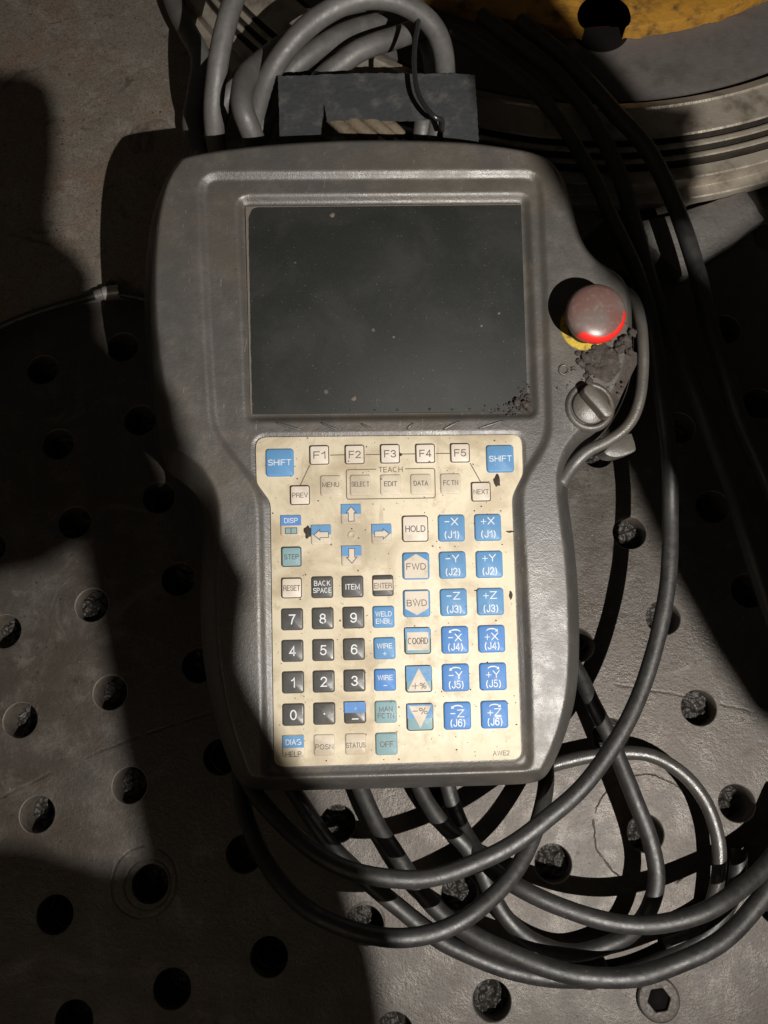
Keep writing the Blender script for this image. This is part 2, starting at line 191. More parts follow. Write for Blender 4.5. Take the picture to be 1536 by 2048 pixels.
M['table'] = steel_plate('worn_table_steel', (.088, .079, .070), (.075, .061, .051), (.122, .111, .100),
    crack=[(ck[0], ck[1], 27.5, .55, 5.0, .9), (h60[0] - 3, h60[1] + 1, 17, 1.2, 1.5, .55), (h60[0] - 1, h60[1], 12, 1.0, 1.0, .6), (h72[0], h72[1] + 1, 9.6, 1.0, .6, .5),
           (40, -520, 545, 1.3, 3.0, .45)])
M['plate'] = steel_plate('scaled_base_steel', (.250, .224, .190), (.270, .195, .148), (.310, .286, .250), gritty=.45)
M['hole_wall'] = simple('hole_wall_steel', (.115, .098, .082), .45, .3, .5, .5, (.02, .016, .013), .4, .6)
M['slag'] = simple('slag', (.016, .0135, .0115), .55, 0, .5, .7, (.040, .034, .028), .15, 1.0, .5)
M['rim'] = simple('worn_hole_rim', (.30, .275, .245), .38, .5, .6, .8, (.10, .085, .07), .3, .8, .12)
M['ring'] = simple('turned_ring_metal', (.42, .375, .31), .36, .5, .6, .8, (.12, .09, .065), .5, .35, .06)
M['ring_dark'] = simple('turned_ring_groove', (.05, .042, .034), .5, .3, .5, .6, (.012, .01, .008), .3, .6, .1)
M['hub'] = simple('hub_plate_metal', (.130, .118, .112), .5, .3, .5, .55, (.07, .058, .05), .35, .5, .06)
M['yellow'] = simple('worn_yellow_paint', (.34, .17, .022), .5, 0, .5, 1.0, (.055, .032, .014), 1.0, .3, .09)
M['offcut'] = simple('gritty_steel_scrap', (.150, .140, .130), .55, .3, .5, .5, (.075, .066, .056), .8, .5, .15)
M['blackrub'] = simple('black_rubber', (.007, .007, .007), .6, 0, .4, .4, (.03, .027, .024))
M['ferr'] = simple('pale_metal', (.42, .41, .39), .4, .6, .5, .6, (.15, .14, .13))
M['recess_shade'] = simple('painted_recess_shade', (.006, .005, .005), .9, 0, .1)  # near-black colour standing in for the shade inside recesses
M['boltsteel'] = simple('bolt_steel', (.085, .076, .069), .58, .4, .5, .6, (.05, .042, .035), .5, .5, .2)

def cable_mat(name, c, rough, dust, spec=.55):
    mt, nt, b = new_mat(name); v = pos(nt)
    f = mapr(nt, noisef(nt, v, .05, 6, .65), .4, .68, 0, dust)
    c2 = mixc(nt, f, c, tuple(min(1, x * 1.6 + .03) for x in c))
    c2 = mixc(nt, mth(nt, 'MULTIPLY', specks(nt, v, .5, .2, .25), .5), c2, (.15, .135, .115))
    nt.links.new(c2, b.inputs['Base Color'])
    nt.links.new(mapr(nt, noisef(nt, v, .3, 4), .3, .7, rough - .06, rough + .12), b.inputs['Roughness'])
    b.inputs['Specular IOR Level'].default_value = spec
    bump(nt, b, mth(nt, 'ADD', noisef(nt, v, .6, 5, .6), noisef(nt, v, 3.0, 2)), .22, .0005)
    return mt
M['cable'] = cable_mat('cable_rubber', (.018, .0172, .0165), .44, .28, .8)
M['cable_dusty'] = cable_mat('dusty_cable_rubber', (.080, .076, .072), .46, .5, .7)
M['cable_sheen'] = cable_mat('polished_cable_rubber', (.045, .042, .038), .30, .3, .9)
M['wire'] = simple('steel_wire', (.10, .10, .10), .25, .8, .5)

# pendant housing plastic
def housing():
    mt, nt, b = new_mat('housing_plastic'); v = pos(nt)
    big = noisef(nt, v, .018, 5, .6); mid = noisef(nt, v, .09, 6, .65); fine = noisef(nt, v, 1.6, 4, .6)
    c = mixc(nt, mapr(nt, big, .40, .64), (.060, .0565, .0525), (.078, .067, .054))
    c = mixc(nt, mapr(nt, mid, .5, .72, 0, .55), c, (.095, .083, .069))
    c = mixc(nt, mapr(nt, fine, .45, .75, 0, .4), c, (.042, .039, .035))
    c = mixc(nt, mth(nt, 'MULTIPLY', specks(nt, v, .45, .10, .22), .7), c, (.26, .245, .215))
    c = mixc(nt, mth(nt, 'MULTIPLY', specks(nt, v, .16, .14, .22), .7), c, (.03, .027, .024))
    st = nd(nt, 'ShaderNodeMapping'); st.inputs['Scale'].default_value = (1, .10, 1); st.inputs['Rotation'].default_value = (0, 0, -.6)
    nt.links.new(v, st.inputs['Vector'])
    scr = mapr(nt, noisef(nt, st.outputs[0], .7, 2, .5), .70, .76, 0, .35)
    c = mixc(nt, scr, c, (.24, .225, .20))
    nt.links.new(c, b.inputs['Base Color'])
    nt.links.new(mapr(nt, mid, .3, .7, .36, .52), b.inputs['Roughness'])
    b.inputs['Specular IOR Level'].default_value = .85
    bump(nt, b, mth(nt, 'ADD', mth(nt, 'MULTIPLY', fine, .8), noisef(nt, v, .5, 5, .6)), .26, .0006)
    return mt
M['housing'] = housing()
def glass():
    mt, nt, b = new_mat('dusty_screen_glass'); v = pos(nt)
    smear = noisef(nt, v, .03, 5, .65, .3)
    c = mixc(nt, mapr(nt, smear, .42, .70, 0, 1), (.018, .0195, .0185), (.027, .028, .026))
    c = mixc(nt, mapr(nt, noisef(nt, v, 2.2, 3, .6), .5, .8, 0, .5), c, (.055, .056, .053))
    c = mixc(nt, mth(nt, 'MULTIPLY', specks(nt, v, .75, .16, .55), .6), c, (.20, .20, .18))
    c = mixc(nt, mth(nt, 'MULTIPLY', specks(nt, v, .13, .17, .25), .55), c, (.12, .115, .10))
    nt.links.new(c, b.inputs['Base Color'])
    nt.links.new(mapr(nt, smear, .35, .7, .52, .66), b.inputs['Roughness'])
    b.inputs['Specular IOR Level'].default_value = .25
    bump(nt, b, noisef(nt, v, 2.2, 3), .06, .0003)
    return mt
M['glass'] = glass()
def grimy(name, c, amt=.55, spec=.35, rough=.5, grime=(.22, .150, .075), stains=False):
    """print or plastic on the keypad with finger grime"""
    mt, nt, b = new_mat(name); v = pos(nt)
    a = noisef(nt, v, .030, 6, .62, .6); a2 = noisef(nt, v, .16, 6, .7)
    cc = mixc(nt, mapr(nt, a, .44, .68, 0, amt), c, tuple(ci * .45 + gi * .55 for ci, gi in zip(c, grime)))
    cc = mixc(nt, mapr(nt, a2, .54, .76, 0, amt * .9), cc, tuple(ci * .4 + gi * .55 for ci, gi in zip(c, grime)))
    if stains:
        # finger grease round the arrow keys and run marks down the sheet
        for sx, sy, rad, am in D['stains']:
            dn = nd(nt, 'ShaderNodeVectorMath', operation='DISTANCE'); nt.links.new(v, dn.inputs[0])
            P = Matrix(D['pen_rot']) @ Vector((sx, sy, 0)) + Vector(D['pen_loc']); dn.inputs[1].default_value = P
            dd = mth(nt, 'ADD', dn.outputs['Value'], mth(nt, 'MULTIPLY', mth(nt, 'SUBTRACT', a2, .5), rad * 1.6))
            cc = mixc(nt, mapr(nt, dd, rad * .25, rad, am, 0), cc, tuple(ci * .45 + gi * .35 for ci, gi in zip(c, grime)))
        st = nd(nt, 'ShaderNodeMapping'); st.inputs['Scale'].default_value = (1, .06, 1); nt.links.new(v, st.inputs['Vector'])
        cc = mixc(nt, mapr(nt, noisef(nt, st.outputs[0], .16, 4, .6), .58, .74, 0, .7), cc, tuple(ci * .5 + gi * .4 for ci, gi in zip(c, grime)))
    cc = mixc(nt, mth(nt, 'MULTIPLY', specks(nt, v, .26, .16, .30), .85), cc, (.07, .05, .03))
    cc = mixc(nt, mth(nt, 'MULTIPLY', specks(nt, v, .9, .14, .25), .6), cc, (.12, .09, .06))
    nt.links.new(cc, b.inputs['Base Color'])
    nt.links.new(mapr(nt, a2, .3, .7, rough - .1, rough + .15), b.inputs['Roughness'])
    b.inputs['Specular IOR Level'].default_value = spec
    bump(nt, b, noisef(nt, v, .8, 4), .06, .0004)
    return mt
M['cream'] = grimy('cream_overlay', (.56, .50, .375), .85, stains=True)
M['keycream'] = grimy('cream_key', (.52, .465, .37), .7, stains=True)
M['keywhite'] = grimy('white_key', (.60, .545, .47), .5)
M['blue'] = grimy('blue_key', (.092, .232, .43), .38, grime=(.10, .12, .13))
M['blue2'] = grimy('deep_blue_key', (.068, .195, .46), .30, grime=(.10, .12, .13))
M['teal'] = grimy('teal_key', (.19, .31, .34), .4, grime=(.15, .13, .09))
M['dark'] = grimy('dark_key', (.062, .060, .058), .4, .5, .4, grime=(.09, .08, .06))
M['ink'] = grimy('dark_ink', (.045, .035, .035), .25, grime=(.15, .12, .08))
M['inkgrey'] = grimy('worn_ink', (.070, .055, .050), .35, grime=(.22, .17, .11))
M['white'] = grimy('white_ink', (.58, .60, .62), .25, grime=(.25, .25, .25))
M['beige'] = grimy('worn_beige_print', (.50, .44, .36), .5)
M['burn'] = simple('burn_mark', (.035, .027, .022), .7, 0, .2, .4, (.07, .05, .035))
M['dust'] = simple('grinding_dust', (.052, .044, .039), .9, 0, .15, .7, (.100, .086, .074), 1.0, 1.3, .35)
M['yellowring'] = simple('yellow_base_ring', (.42, .29, .02), .6, 0, .4, 1.0, (.06, .045, .025), .6, .7, .35)
def red_cap():
    mt, nt, b = new_mat('red_button_plastic')
    tc = nd(nt, 'ShaderNodeTexCoord'); sep = nd(nt, 'ShaderNodeSeparateXYZ'); nt.links.new(tc.outputs['Object'], sep.inputs[0])
    v = pos(nt)
    x, y = sep.outputs[0], sep.outputs[1]
    r = mth(nt, 'SQRT', mth(nt, 'ADD', mth(nt, 'MULTIPLY', x, x), mth(nt, 'MULTIPLY', y, y)))
    # the rim has been rubbed clean along the lower edge
    along = mth(nt, 'SUBTRACT', mth(nt, 'MULTIPLY', x, .42), mth(nt, 'MULTIPLY', y, .90))
    wob = mth(nt, 'MULTIPLY', mth(nt, 'SUBTRACT', noisef(nt, v, .18, 4), .5), .0016)
    clean = mth(nt, 'MULTIPLY', mapr(nt, mth(nt, 'ADD', r, wob), .0112, .0118), mapr(nt, along, .0045, .0062))
    worn = mapr(nt, noisef(nt, v, .06, 3, .5), .30, .56)
    up = mapr(nt, mth(nt, 'ADD', y, mth(nt, 'MULTIPLY', x, -.5)), -.004, .007)
    worn = mth(nt, 'MULTIPLY', worn, mth(nt, 'SUBTRACT', 1.0, mth(nt, 'MULTIPLY', up, .55)))
    c = mixc(nt, worn, (.125, .050, .043), (.118, .094, .084))
    c = mixc(nt, mapr(nt, noisef(nt, v, .5, 4), .5, .75, 0, .4), c, (.20, .17, .15))
    c = mixc(nt, clean, c, (.62, .022, .016))
    c = mixc(nt, mth(nt, 'MULTIPLY', specks(nt, v, .35, .15, .15), .8), c, (.02, .015, .012))
    nt.links.new(c, b.inputs['Base Color']); b.inputs['Roughness'].default_value = .36
    b.inputs['Specular IOR Level'].default_value = .5
    bump(nt, b, noisef(nt, v, 1.5, 2), .05, .0003)
    return mt
M['red'] = red_cap()
M['lampbody'] = simple('lamp_black_metal', (.02, .02, .02), .6, .3, .4)

# ------------------------------------------------------------------ mesh helpers
def link(name, me, mat, parent=None, smooth=True):
    o = bpy.data.objects.new(name, me); col.objects.link(o)
    if mat is not None and not me.materials: me.materials.append(mat)
    if smooth and len(me.polygons):
        me.polygons.foreach_set('use_smooth', [True] * len(me.polygons))
    if parent is not None: o.parent = parent
    return o
def mesh(name, verts, faces, scale=MM):
    me = bpy.data.meshes.new(name)
    me.from_pydata([(x * scale, y * scale, z * scale) for x, y, z in verts], [], faces); me.update()
    return me
def tag(o, label=None, cat=None, group=None, kind=None):
    if label: o['label'] = label
    if cat: o['category'] = cat
    if group: o['group'] = group
    if kind: o['kind'] = kind
    return o
def chaikin(p, n=2):
    p = [tuple(q) for q in p]
    for _ in range(n):
        o = []
        for i in range(len(p)):
            a, b = p[i], p[(i + 1) % len(p)]
            o.append(tuple(.75 * x + .25 * y for x, y in zip(a, b))); o.append(tuple(.25 * x + .75 * y for x, y in zip(a, b)))
        p = o
    return p
def soften(p, seg=1.6, n=3):
    """resample an outline and round its corners a little"""
    q = []
    for i in range(len(p)):
        a, b = Vector(p[i]), Vector(p[(i + 1) % len(p)]); k = max(1, int((b - a).length / seg))
        q += [a.lerp(b, t / k) for t in range(k)]
    for _ in range(n): q = [(q[i - 1] + q[i] * 2 + q[(i + 1) % len(q)]) / 4 for i in range(len(q))]
    return [(v.x, v.y) for v in q]
def catmull(pts, step):
    P = [Vector(q) for q in pts]; P = [P[0] * 2 - P[1]] + P + [P[-1] * 2 - P[-2]]
    out = []
    for i in range(1, len(P) - 2):
        n = max(2, int((P[i + 1] - P[i]).length / step))
        for k in range(n):
            t = k / n
            a, b, c, d = P[i - 1], P[i], P[i + 1], P[i + 2]
            out.append(.5 * ((2 * b) + (c - a) * t + (2 * a - 5 * b + 4 * c - d) * t * t + (3 * b - a - 3 * c + d) * t ** 3))
    out.append(P[-2]); return out
def tube(pts, r, sides=18, step=4.0, radf=None, wob=0.0):
    C = catmull(pts, step); n = len(C)
    T = [(C[min(i + 1, n - 1)] - C[max(i - 1, 0)]).normalized() for i in range(n)]
    nrm = T[0].orthogonal().normalized(); verts = []; faces = []
    for i in range(n):
        nrm = (nrm - T[i] * nrm.dot(T[i])).normalized(); bi = T[i].cross(nrm)
        rr = r * (radf(i / (n - 1)) if radf else 1)
        if wob: rr *= 1 + .035 * noise.noise(C[i] * .06)
        off = Vector((0, 0, 0))
        if wob: off = Vector((noise.noise(C[i] * .03), noise.noise(C[i] * .03 + Vector((9, 0, 0))), noise.noise(C[i] * .03 + Vector((0, 9, 0))))) * wob
        for k in range(sides):
            a = 2 * pi * k / sides; verts.append(tuple(C[i] + off + (nrm * cos(a) + bi * sin(a)) * rr))
    for i in range(n - 1):
        for k in range(sides):
            a = i * sides + k; b = i * sides + (k + 1) % sides
            faces.append((a, b, b + sides, a + sides))
    faces.append(tuple(range(sides - 1, -1, -1))); faces.append(tuple((n - 1) * sides + k for k in range(sides)))
    return verts, faces
def prism(poly, z0, z1, bevel=0.0):
    """closed slab from an outline; bevel rounds the top edge by insetting towards the centroid"""
    n = len(poly)
    area = sum(poly[i][0] * poly[(i + 1) % n][1] - poly[(i + 1) % n][0] * poly[i][1] for i in range(n))
    if area < 0: poly = poly[::-1]
    V = []; F = []
    rings = [(z0, 0)]
    if bevel: rings += [(z1 - bevel, 0), (z1 - bevel * .3, bevel * .3), (z1, bevel)]
    else: rings += [(z1, 0)]
    def inset(d):
        out = []
        for i in range(n):
            a = Vector(poly[i - 1]); b = Vector(poly[i]); c = Vector(poly[(i + 1) % n])
            e1 = (b - a).normalized() if (b - a).length > 1e-6 else Vector((1, 0)); e2 = (c - b).normalized() if (c - b).length > 1e-6 else e1
            nn = Vector((-e1.y - e2.y, e1.x + e2.x))
            nn = nn.normalized() if nn.length > 1e-6 else Vector((0, 0))
            out.append((b.x + nn.x * d, b.y + nn.y * d))
        return out
    for z, d in rings:
        for x, y in (inset(d) if d else poly): V.append((x, y, z))
    for k in range(len(rings) - 1):
        for i in range(n):
            j = (i + 1) % n; F.append((k * n + i, k * n + j, (k + 1) * n + j, (k + 1) * n + i))
    F.append(tuple(range(n - 1, -1, -1))); F.append(tuple((len(rings) - 1) * n + i for i in range(n)))
    return V, F
def rrect(w, h, r, seg=4):
    out = []
    for cx, cy, a0 in ((w / 2 - r, h / 2 - r, 0), (-w / 2 + r, h / 2 - r, 90), (-w / 2 + r, -h / 2 + r, 180), (w / 2 - r, -h / 2 + r, 270)):
        for k in range(seg + 1):
            a = radians(a0 + 90 * k / seg); out.append((cx + r * cos(a), cy + r * sin(a)))
    return out
def lathe(prof, seg=48, center=(0, 0), a0=0.0, a1=360.0):
    full = abs(a1 - a0 - 360) < 1e-6; n = seg if full else seg + 1
    V = []; F = []; p = len(prof)
    for k in range(n):
        a = radians(a0 + (a1 - a0) * k / seg)
        for r, z in prof: V.append((center[0] + r * cos(a), center[1] + r * sin(a), z))
    for k in range(seg):
        b = ((k + 1) % n)
        for i in range(p - 1): F.append((k * p + i, b * p + i, b * p + i + 1, k * p + i + 1))
    return V, F
def join(*vf):
    V = []; F = []
    for v, f in vf:
        o = len(V); V += list(v); F += [tuple(i + o for i in q) for q in f]
    return V, F
def flat(o):
    o.data.polygons.foreach_set('use_smooth', [False] * len(o.data.polygons)); return o
def sharp(me, ang=35):
    me.set_sharp_from_angle(angle=radians(ang))
def clod(rng, c, r, seed):
    bm = bmesh.new(); bmesh.ops.create_icosphere(bm, subdivisions=3 if r > 1 else 2, radius=1.0)
    s = Vector((rng.uniform(.8, 1.3), rng.uniform(.8, 1.3), rng.uniform(.55, .9)))
    V = []
    for v in bm.verts:
        q = v.co.copy(); k = 1 + .42 * noise.noise(q * 1.3 + Vector((seed, 0, 0))) + .22 * noise.noise(q * 3.1 + Vector((0, seed, 0))) + .12 * noise.noise(q * 7 + Vector((0, 0, seed)))
        V.append((c[0] + q.x * s.x * r * k, c[1] + q.y * s.y * r * k, c[2] + q.z * s.z * r * k))
    F = [tuple(v.index for v in f.verts) for f in bm.faces]; bm.free(); return V, F

# ------------------------------------------------------------------ the table with its grid of holes
HR = 9.3
def table():
    V = []; F = []; mi = []
    seg = 32; half = lp / 2
    c, s = cos(la), sin(la)
    def sq(a):
        x, y = cos(a), sin(a); k = half / max(abs(x), abs(y)); return x * k, y * k
    for i in range(-9, 15):
        for j in range(-10, 16):
            cx, cy = lat(i, j); o = len(V)
            rings = [None, (HR + .42, 0), (HR, -.55), (HR, -9.0), (HR + .3, -24.0)]
            for ri in rings:
                for k in range(seg):
                    a = 2 * pi * (k + .5) / seg + pi / 4 - pi / seg
                    x, y, z = (*sq(a), 0.0) if ri is None else (ri[0] * cos(a), ri[0] * sin(a), ri[1])
                    V.append((cx + c * x - s * y, cy + s * x + c * y, z))
            for q in range(len(rings) - 1):
                for k in range(seg):
                    F.append((o + q * seg + k, o + (q + 1) * seg + k, o + (q + 1) * seg + (k + 1) % seg, o + q * seg + (k + 1) % seg))
                    mi.append(0 if q == 0 else 2 if q == 1 else 1)
    me = mesh('table_top', V, [f[::-1] for f in F])
    me.materials.append(M['table']); me.materials.append(M['hole_wall']); me.materials.append(M['rim'])
    me.polygons.foreach_set('material_index', mi)
    o = link('table_top', me, None); me.set_sharp_from_angle(angle=radians(40))
    return tag(o, 'worn grey-brown steel welding table drilled with a grid of round holes', kind='structure')
tb = table()
# clogged slag at the bottom of the holes
rng = random.Random(4)
slag_meshes = []
for k in range(6):
    V = []; F = []; n = 34
    for a in range(n + 1):
        for b in range(n + 1):
            x = (a / n - .5) * 19.2; y = (b / n - .5) * 19.2
            rr = math.hypot(x, y); sc = min(1, 9.25 / max(rr, 1e-6)); x *= sc; y *= sc
            p = Vector((x * .22 + k * 7, y * .22, k * 3.1))
            z = -13.0 + 2.6 * noise.noise(p) + 1.5 * noise.noise(p * 2.7) + .9 * noise.noise(p * 6) + .5 * abs(noise.noise(p * 13)) + .012 * rr * rr
            V.append((x, y, z))
    for a in range(n):
        for b in range(n):
            i0 = a * (n + 1) + b; F.append((i0, i0 + n + 1, i0 + n + 2, i0 + 1))
    slag_meshes.append(mesh('slag_plug', V, F)); slag_meshes[-1].materials.append(M['slag'])
for i in range(-2, 12):
    for j in range(-3, 9):
        cx, cy = lat(i, j)
        if not (-300 < cx < 290 and -190 < cy < 330): continue
        k = rng.randrange(6)
        o = link('slag_plug', slag_meshes[k], None, tb); o.location = (cx * MM, cy * MM, rng.choice((-.007, -.005, -.002, 0, .002))); o.rotation_euler = (0, 0, rng.uniform(0, 6.28))

# base plate under the fixture, upper left
V, F = prism(chaikin(D['baseplate'], 2), .4, 7.0, .8)
bp = link('base_plate', mesh('base_plate', V, F), M['plate']); sharp(bp.data)
tag(bp, 'scaled brown steel base plate lying on the table, upper left corner', 'plate')
# small nut on the plate's edge
def hexprism(r, z0, z1, hole=None):
    return prism([(r * cos(radians(60 * k)), r * sin(radians(60 * k))) for k in range(6)], z0, z1, .5)
V, F = join(hexprism(5.0, 0, 4.2), lathe([(2.6, 4.2), (2.6, 6.2), (2.0, 6.8), (0.01, 6.8)], 20))
nut = flat(link('hex_nut', mesh('hex_nut', V, F), M['boltsteel'])); nut.location = (D['nut'][0] * MM, D['nut'][1] * MM, .007)
tag(nut, 'small hex nut on the rim of the base plate left of the pendant', 'nut')

# ------------------------------------------------------------------ turned ring fixture, top
rcx, rcy, RR = D['ring']
ringe = bpy.data.objects.new('turntable_ring', None); col.objects.link(ringe); ringe.location = (rcx * MM, rcy * MM, 0)
tag(ringe, 'big turned metal ring with concentric steps behind the pendant', 'turntable')
A0, A1 = -172, -20
V, F = lathe([(258, 7.2), (262, 26), (266, 33), (269.5, 34.5), (271.5, 35.2), (272.5, 34.2), (274, 34.0), (291.5, 34.0), (292.5, 33.2)], 140, a0=A0, a1=A1)
o = link('rim', mesh('rim', V, F), M['ring'], ringe); sharp(o.data, 25)
V, F = lathe([(292.5, 33.2), (292.8, 28.5), (295.4, 28.5)], 140, a0=A0, a1=A1); o = link('groove', mesh('groove', V, F), M['ring_dark'], ringe); sharp(o.data, 25)
V, F = lathe([(295.4, 28.5), (295.6, 31.6), (296.6, 32), (298.6, 31.8), (299.2, 31)], 140, a0=A0, a1=A1); o = link('lip', mesh('lip', V, F), M['ring'], ringe); sharp(o.data, 25)
V, F = lathe([(299.2, 31), (299.4, 26), (301.8, 26)], 140, a0=A0, a1=A1); o = link('groove', mesh('groove', V, F), M['ring_dark'], ringe); sharp(o.data, 25)
V, F = lathe([(301.8, 26), (302, 29), (303, 29.4), (304.6, 29.2), (305.2, 28.4)], 140, a0=A0, a1=A1); o = link('lip', mesh('lip', V, F), M['ring'], ringe); sharp(o.data, 25)
V, F = lathe([(305.2, 28.4), (305.4, 22), (307, 22)], 140, a0=A0, a1=A1); o = link('groove', mesh('groove', V, F), M['ring_dark'], ringe); sharp(o.data, 25)
V, F = lathe([(307, 22), (307.3, 24), (314, 23.4), (314.8, 22.6), (315, 14), (315.4, 13.6), (321, 13), (321.8, 12.3), (322, 7.2)], 140, a0=A0, a1=A1); o = link('flange', mesh('flange', V, F), M['ring'], ringe); sharp(o.data, 25)
V, F = lathe([(120, 14), (184, 14), (184.5, 28), (255, 28), (259, 27), (260, 7.2)], 120, a0=A0, a1=A1); o = link('face_plate', mesh('face_plate', V, F), M['hub'], ringe); sharp(o.data, 25)
# yellow painted casting on the face plate, with scalloped round cut-outs
hole_a = -90.4; hr = 205.0
hx, hy = hr * cos(radians(hole_a)), hr * sin(radians(hole_a))
outer = []; RC = 15.5; inside = False
for k in range(321):
    a = A0 + (A1 - A0) * k / 320; r = 213.5 + 1.6 * noise.noise(Vector((a * .35, 0, 0))) + .6 * noise.noise(Vector((a * 2, 4, 0)))
    x, y = r * cos(radians(a)), r * sin(radians(a))
    if math.hypot(x - hx, y - hy) < RC:
        if not inside:
            # walk round the inner side of the cut-out
            inside = True; a0_ = math.atan2(y - hy, x - hx)
            if a0_ > 0: a0_ -= 2 * pi
            a1_ = -a0_ - pi        # mirrored about the radial line
            sweep = [a0_ - (2 * pi - abs(a1_ - a0_)) * q / 24 for q in range(25)]
            for s_ in sweep: outer.append((hx + RC * cos(s_) * (1 + .03 * noise.noise(Vector((s_ * 3, 1, 0)))), hy + RC * sin(s_)))
        continue
    inside = False
    outer.append((x, y))
inner = []
for k in range(100, -1, -1):
    a = A0 + (A1 - A0) * k / 100; r = 187 + 3 * noise.noise(Vector((a * .2, 8, 0))); inner.append((r * cos(radians(a)), r * sin(radians(a))))
V, F = prism(outer + inner, 28.3, 37.5, .9)
o = link('yellow_casting', mesh('yellow_casting', V, F), M['yellow'], ringe); sharp(o.data, 40)
V, F = lathe([(RC + 2.5, 28.15), (RC + 1.5, 28.6), (9, 28.7), (.01, 28.7)], 40, center=(hx, hy)); link('dark_recess', mesh('dark_recess', V, F), M['recess_shade'], ringe)  # black disc paints the dark of the cut-out

# steel scrap lying right of the ring
pts = []
rg = random.Random(8)
oc = D['offcut']
for i in range(len(oc)):
    a, b = oc[i], oc[(i + 1) % len(oc)]
    for t in (0, .33, .66): pts.append((a[0] + (b[0] - a[0]) * t + rg.uniform(-.35, .35), a[1] + (b[1] - a[1]) * t + rg.uniform(-.35, .35)))
V, F = prism(pts, .2, 9.0, .5)
o = link('steel_scrap', mesh('steel_scrap', V, F), M['offcut']); sharp(o.data, 40)
tag(o, 'gritty flat steel scrap with ragged edges right of the pendant, below the ring', 'scrap')

# socket bolt, bottom right
be = bpy.data.objects.new('socket_bolt', None); col.objects.link(be); be.location = (D['bolt'][0] * MM, D['bolt'][1] * MM, 0)
tag(be, 'round steel bolt with hexagonal socket sunk in the table, bottom right', 'bolt')
def hexr(r, k): return (r * cos(radians(60 * k + 8)), r * sin(radians(60 * k + 8)))
V = []; F = []
n = 36
prof = [(10.2, -2), (10.2, 2.0), (9.6, 2.7), (9.0, 2.9)]
for r, z in prof: V += [(r * cos(2 * pi * k / n), r * sin(2 * pi * k / n), z) for k in range(n)]
hexp = []
for k in range(n):
    a = 360.0 * k / n - 8; aa = ((a % 60) - 30); rr = 4.9 / cos(radians(aa)); hexp.append((rr * cos(2 * pi * k / n), rr * sin(2 * pi * k / n)))
for z, s in ((2.7, 1.06), (2.3, 1.0), (.3, .98)): V += [(x * s, y * s, z) for x, y in hexp]
for q in range(6):
    for k in range(n): F.append((q * n + k, q * n + (k + 1) % n, (q + 1) * n + (k + 1) % n, (q + 1) * n + k))
o = link('bolt_head', mesh('bolt_head', V, F), M['boltsteel'], be); sharp(o.data, 30)
V, F = prism([(x * .99, y * .99) for x, y in hexp], .1, .5); link('socket_floor', mesh('socket_floor', V, F), M['recess_shade'], be)  # socket is shallow, so its depth shade is painted as a black floor

# ------------------------------------------------------------------ cables
CL = {
 'right': ('long black cable sweeping down past the emergency button and round under the pendant foot', 'cable'),
 'midr': ('black cable running down the right edge in shadow, middle of three', 'cable'),
 'outr': ('black cable crossing the ring and the steel scrap at the right', 'cable'),
 'outA': ('outermost grey cable arc of the coil at the bottom right, above the socket bolt', 'cable'),
 'L2': ('thin grey cable lying on the table just under the outermost bottom arc', 'cable'),
 'outB': ('grey cable curving down across the cracked disc mark and its hole', 'cable'),
 'M2': ('dark cable arc lowest of the loops below the left pendant foot', 'cable'),
 'midarc': ('grey cable arc just inside the outermost one, bottom right', 'cable'),
 'silver': ('shiny cable hoop arching from the pendant foot to the right', 'cable'),
 'topA': ('dusty grey cable leftmost in the coil above the pendant, running straight up', 'cable'),
 'topB': ('dusty thick cable arching highest over the rubber strap', 'cable'),
 'topC': ('dusty cable bending left of the strap, forming the left arm of a V', 'cable'),
 'topC2': ('dusty cable under the V of cables left of the strap', 'cable'),
 'topD': ('dusty cable with blunt lit end just above the rubber strap', 'cable'),
 'topE': ('dusty cable second below the high arch above the strap', 'cable'),
 'topF': ('dusty cable deepest in the coil above the pendant', 'cable'),
 'topG': ('grey cable inside the right leg of the high arch, behind the wire', 'cable'),
 'topH': ('black cable in shadow at the left of the coil above the pendant', 'cable'),
}
for n_, r_, pts in D['cables']:
    V, F = tube(pts, r_, 20, 3.0, wob=1.1)
    mt = M['cable_dusty'] if n_.startswith('top') else M['cable_sheen'] if n_ == 'silver' else M['cable']
    o = link('cable', mesh('cable', V, F), mt)
    tag(o, CL[n_][0], 'cable', 'coiled pendant cables')

# rubber strap behind the pendant, torn slot and wire
rg = random.Random(3)
sp = D['strap']; pts = []
for i in range(len(sp)):
    a, b = Vector(sp[i]), Vector(sp[(i + 1) % len(sp)]); n = max(1, int((b - a).length / 1.6))
    for k in range(n):
        q = a.lerp(b, k / n); pts.append((q.x + rg.uniform(-.22, .22), q.y + rg.uniform(-.28, .28)))
bm = bmesh.new(); vs = [bm.verts.new((x * MM, y * MM, D['strap_z'] * MM)) for x, y in pts]; f = bm.faces.new(vs)
if f.normal.z < 0: f.normal_flip()
bm.normal_update()
r = bmesh.ops.extrude_face_region(bm, geom=[f]); bmesh.ops.translate(bm, vec=(0, 0, -.0026), verts=[v for v in r['geom'] if isinstance(v, bmesh.types.BMVert)])
bmesh.ops.recalc_face_normals(bm, faces=bm.faces)
me = bpy.data.meshes.new('rubber_strap'); bm.to_mesh(me); bm.free()
M['strap'] = simple('frayed_strap_rubber', (.040, .043, .046), .7, 0, .35, .9, (.095, .092, .086), .8, .3, .11)
o = flat(link('rubber_strap', me, M['strap']))
tag(o, 'dark grey frayed rubber strap with torn slot behind the pendant top', 'strap')
V, F = tube(D['wire'], 1.35, 12, 2.0)
tag(link('wire_hook', mesh('wire_hook', V, F), M['wire']), 'thin bent steel wire hooked through the slot in the rubber strap', 'wire')

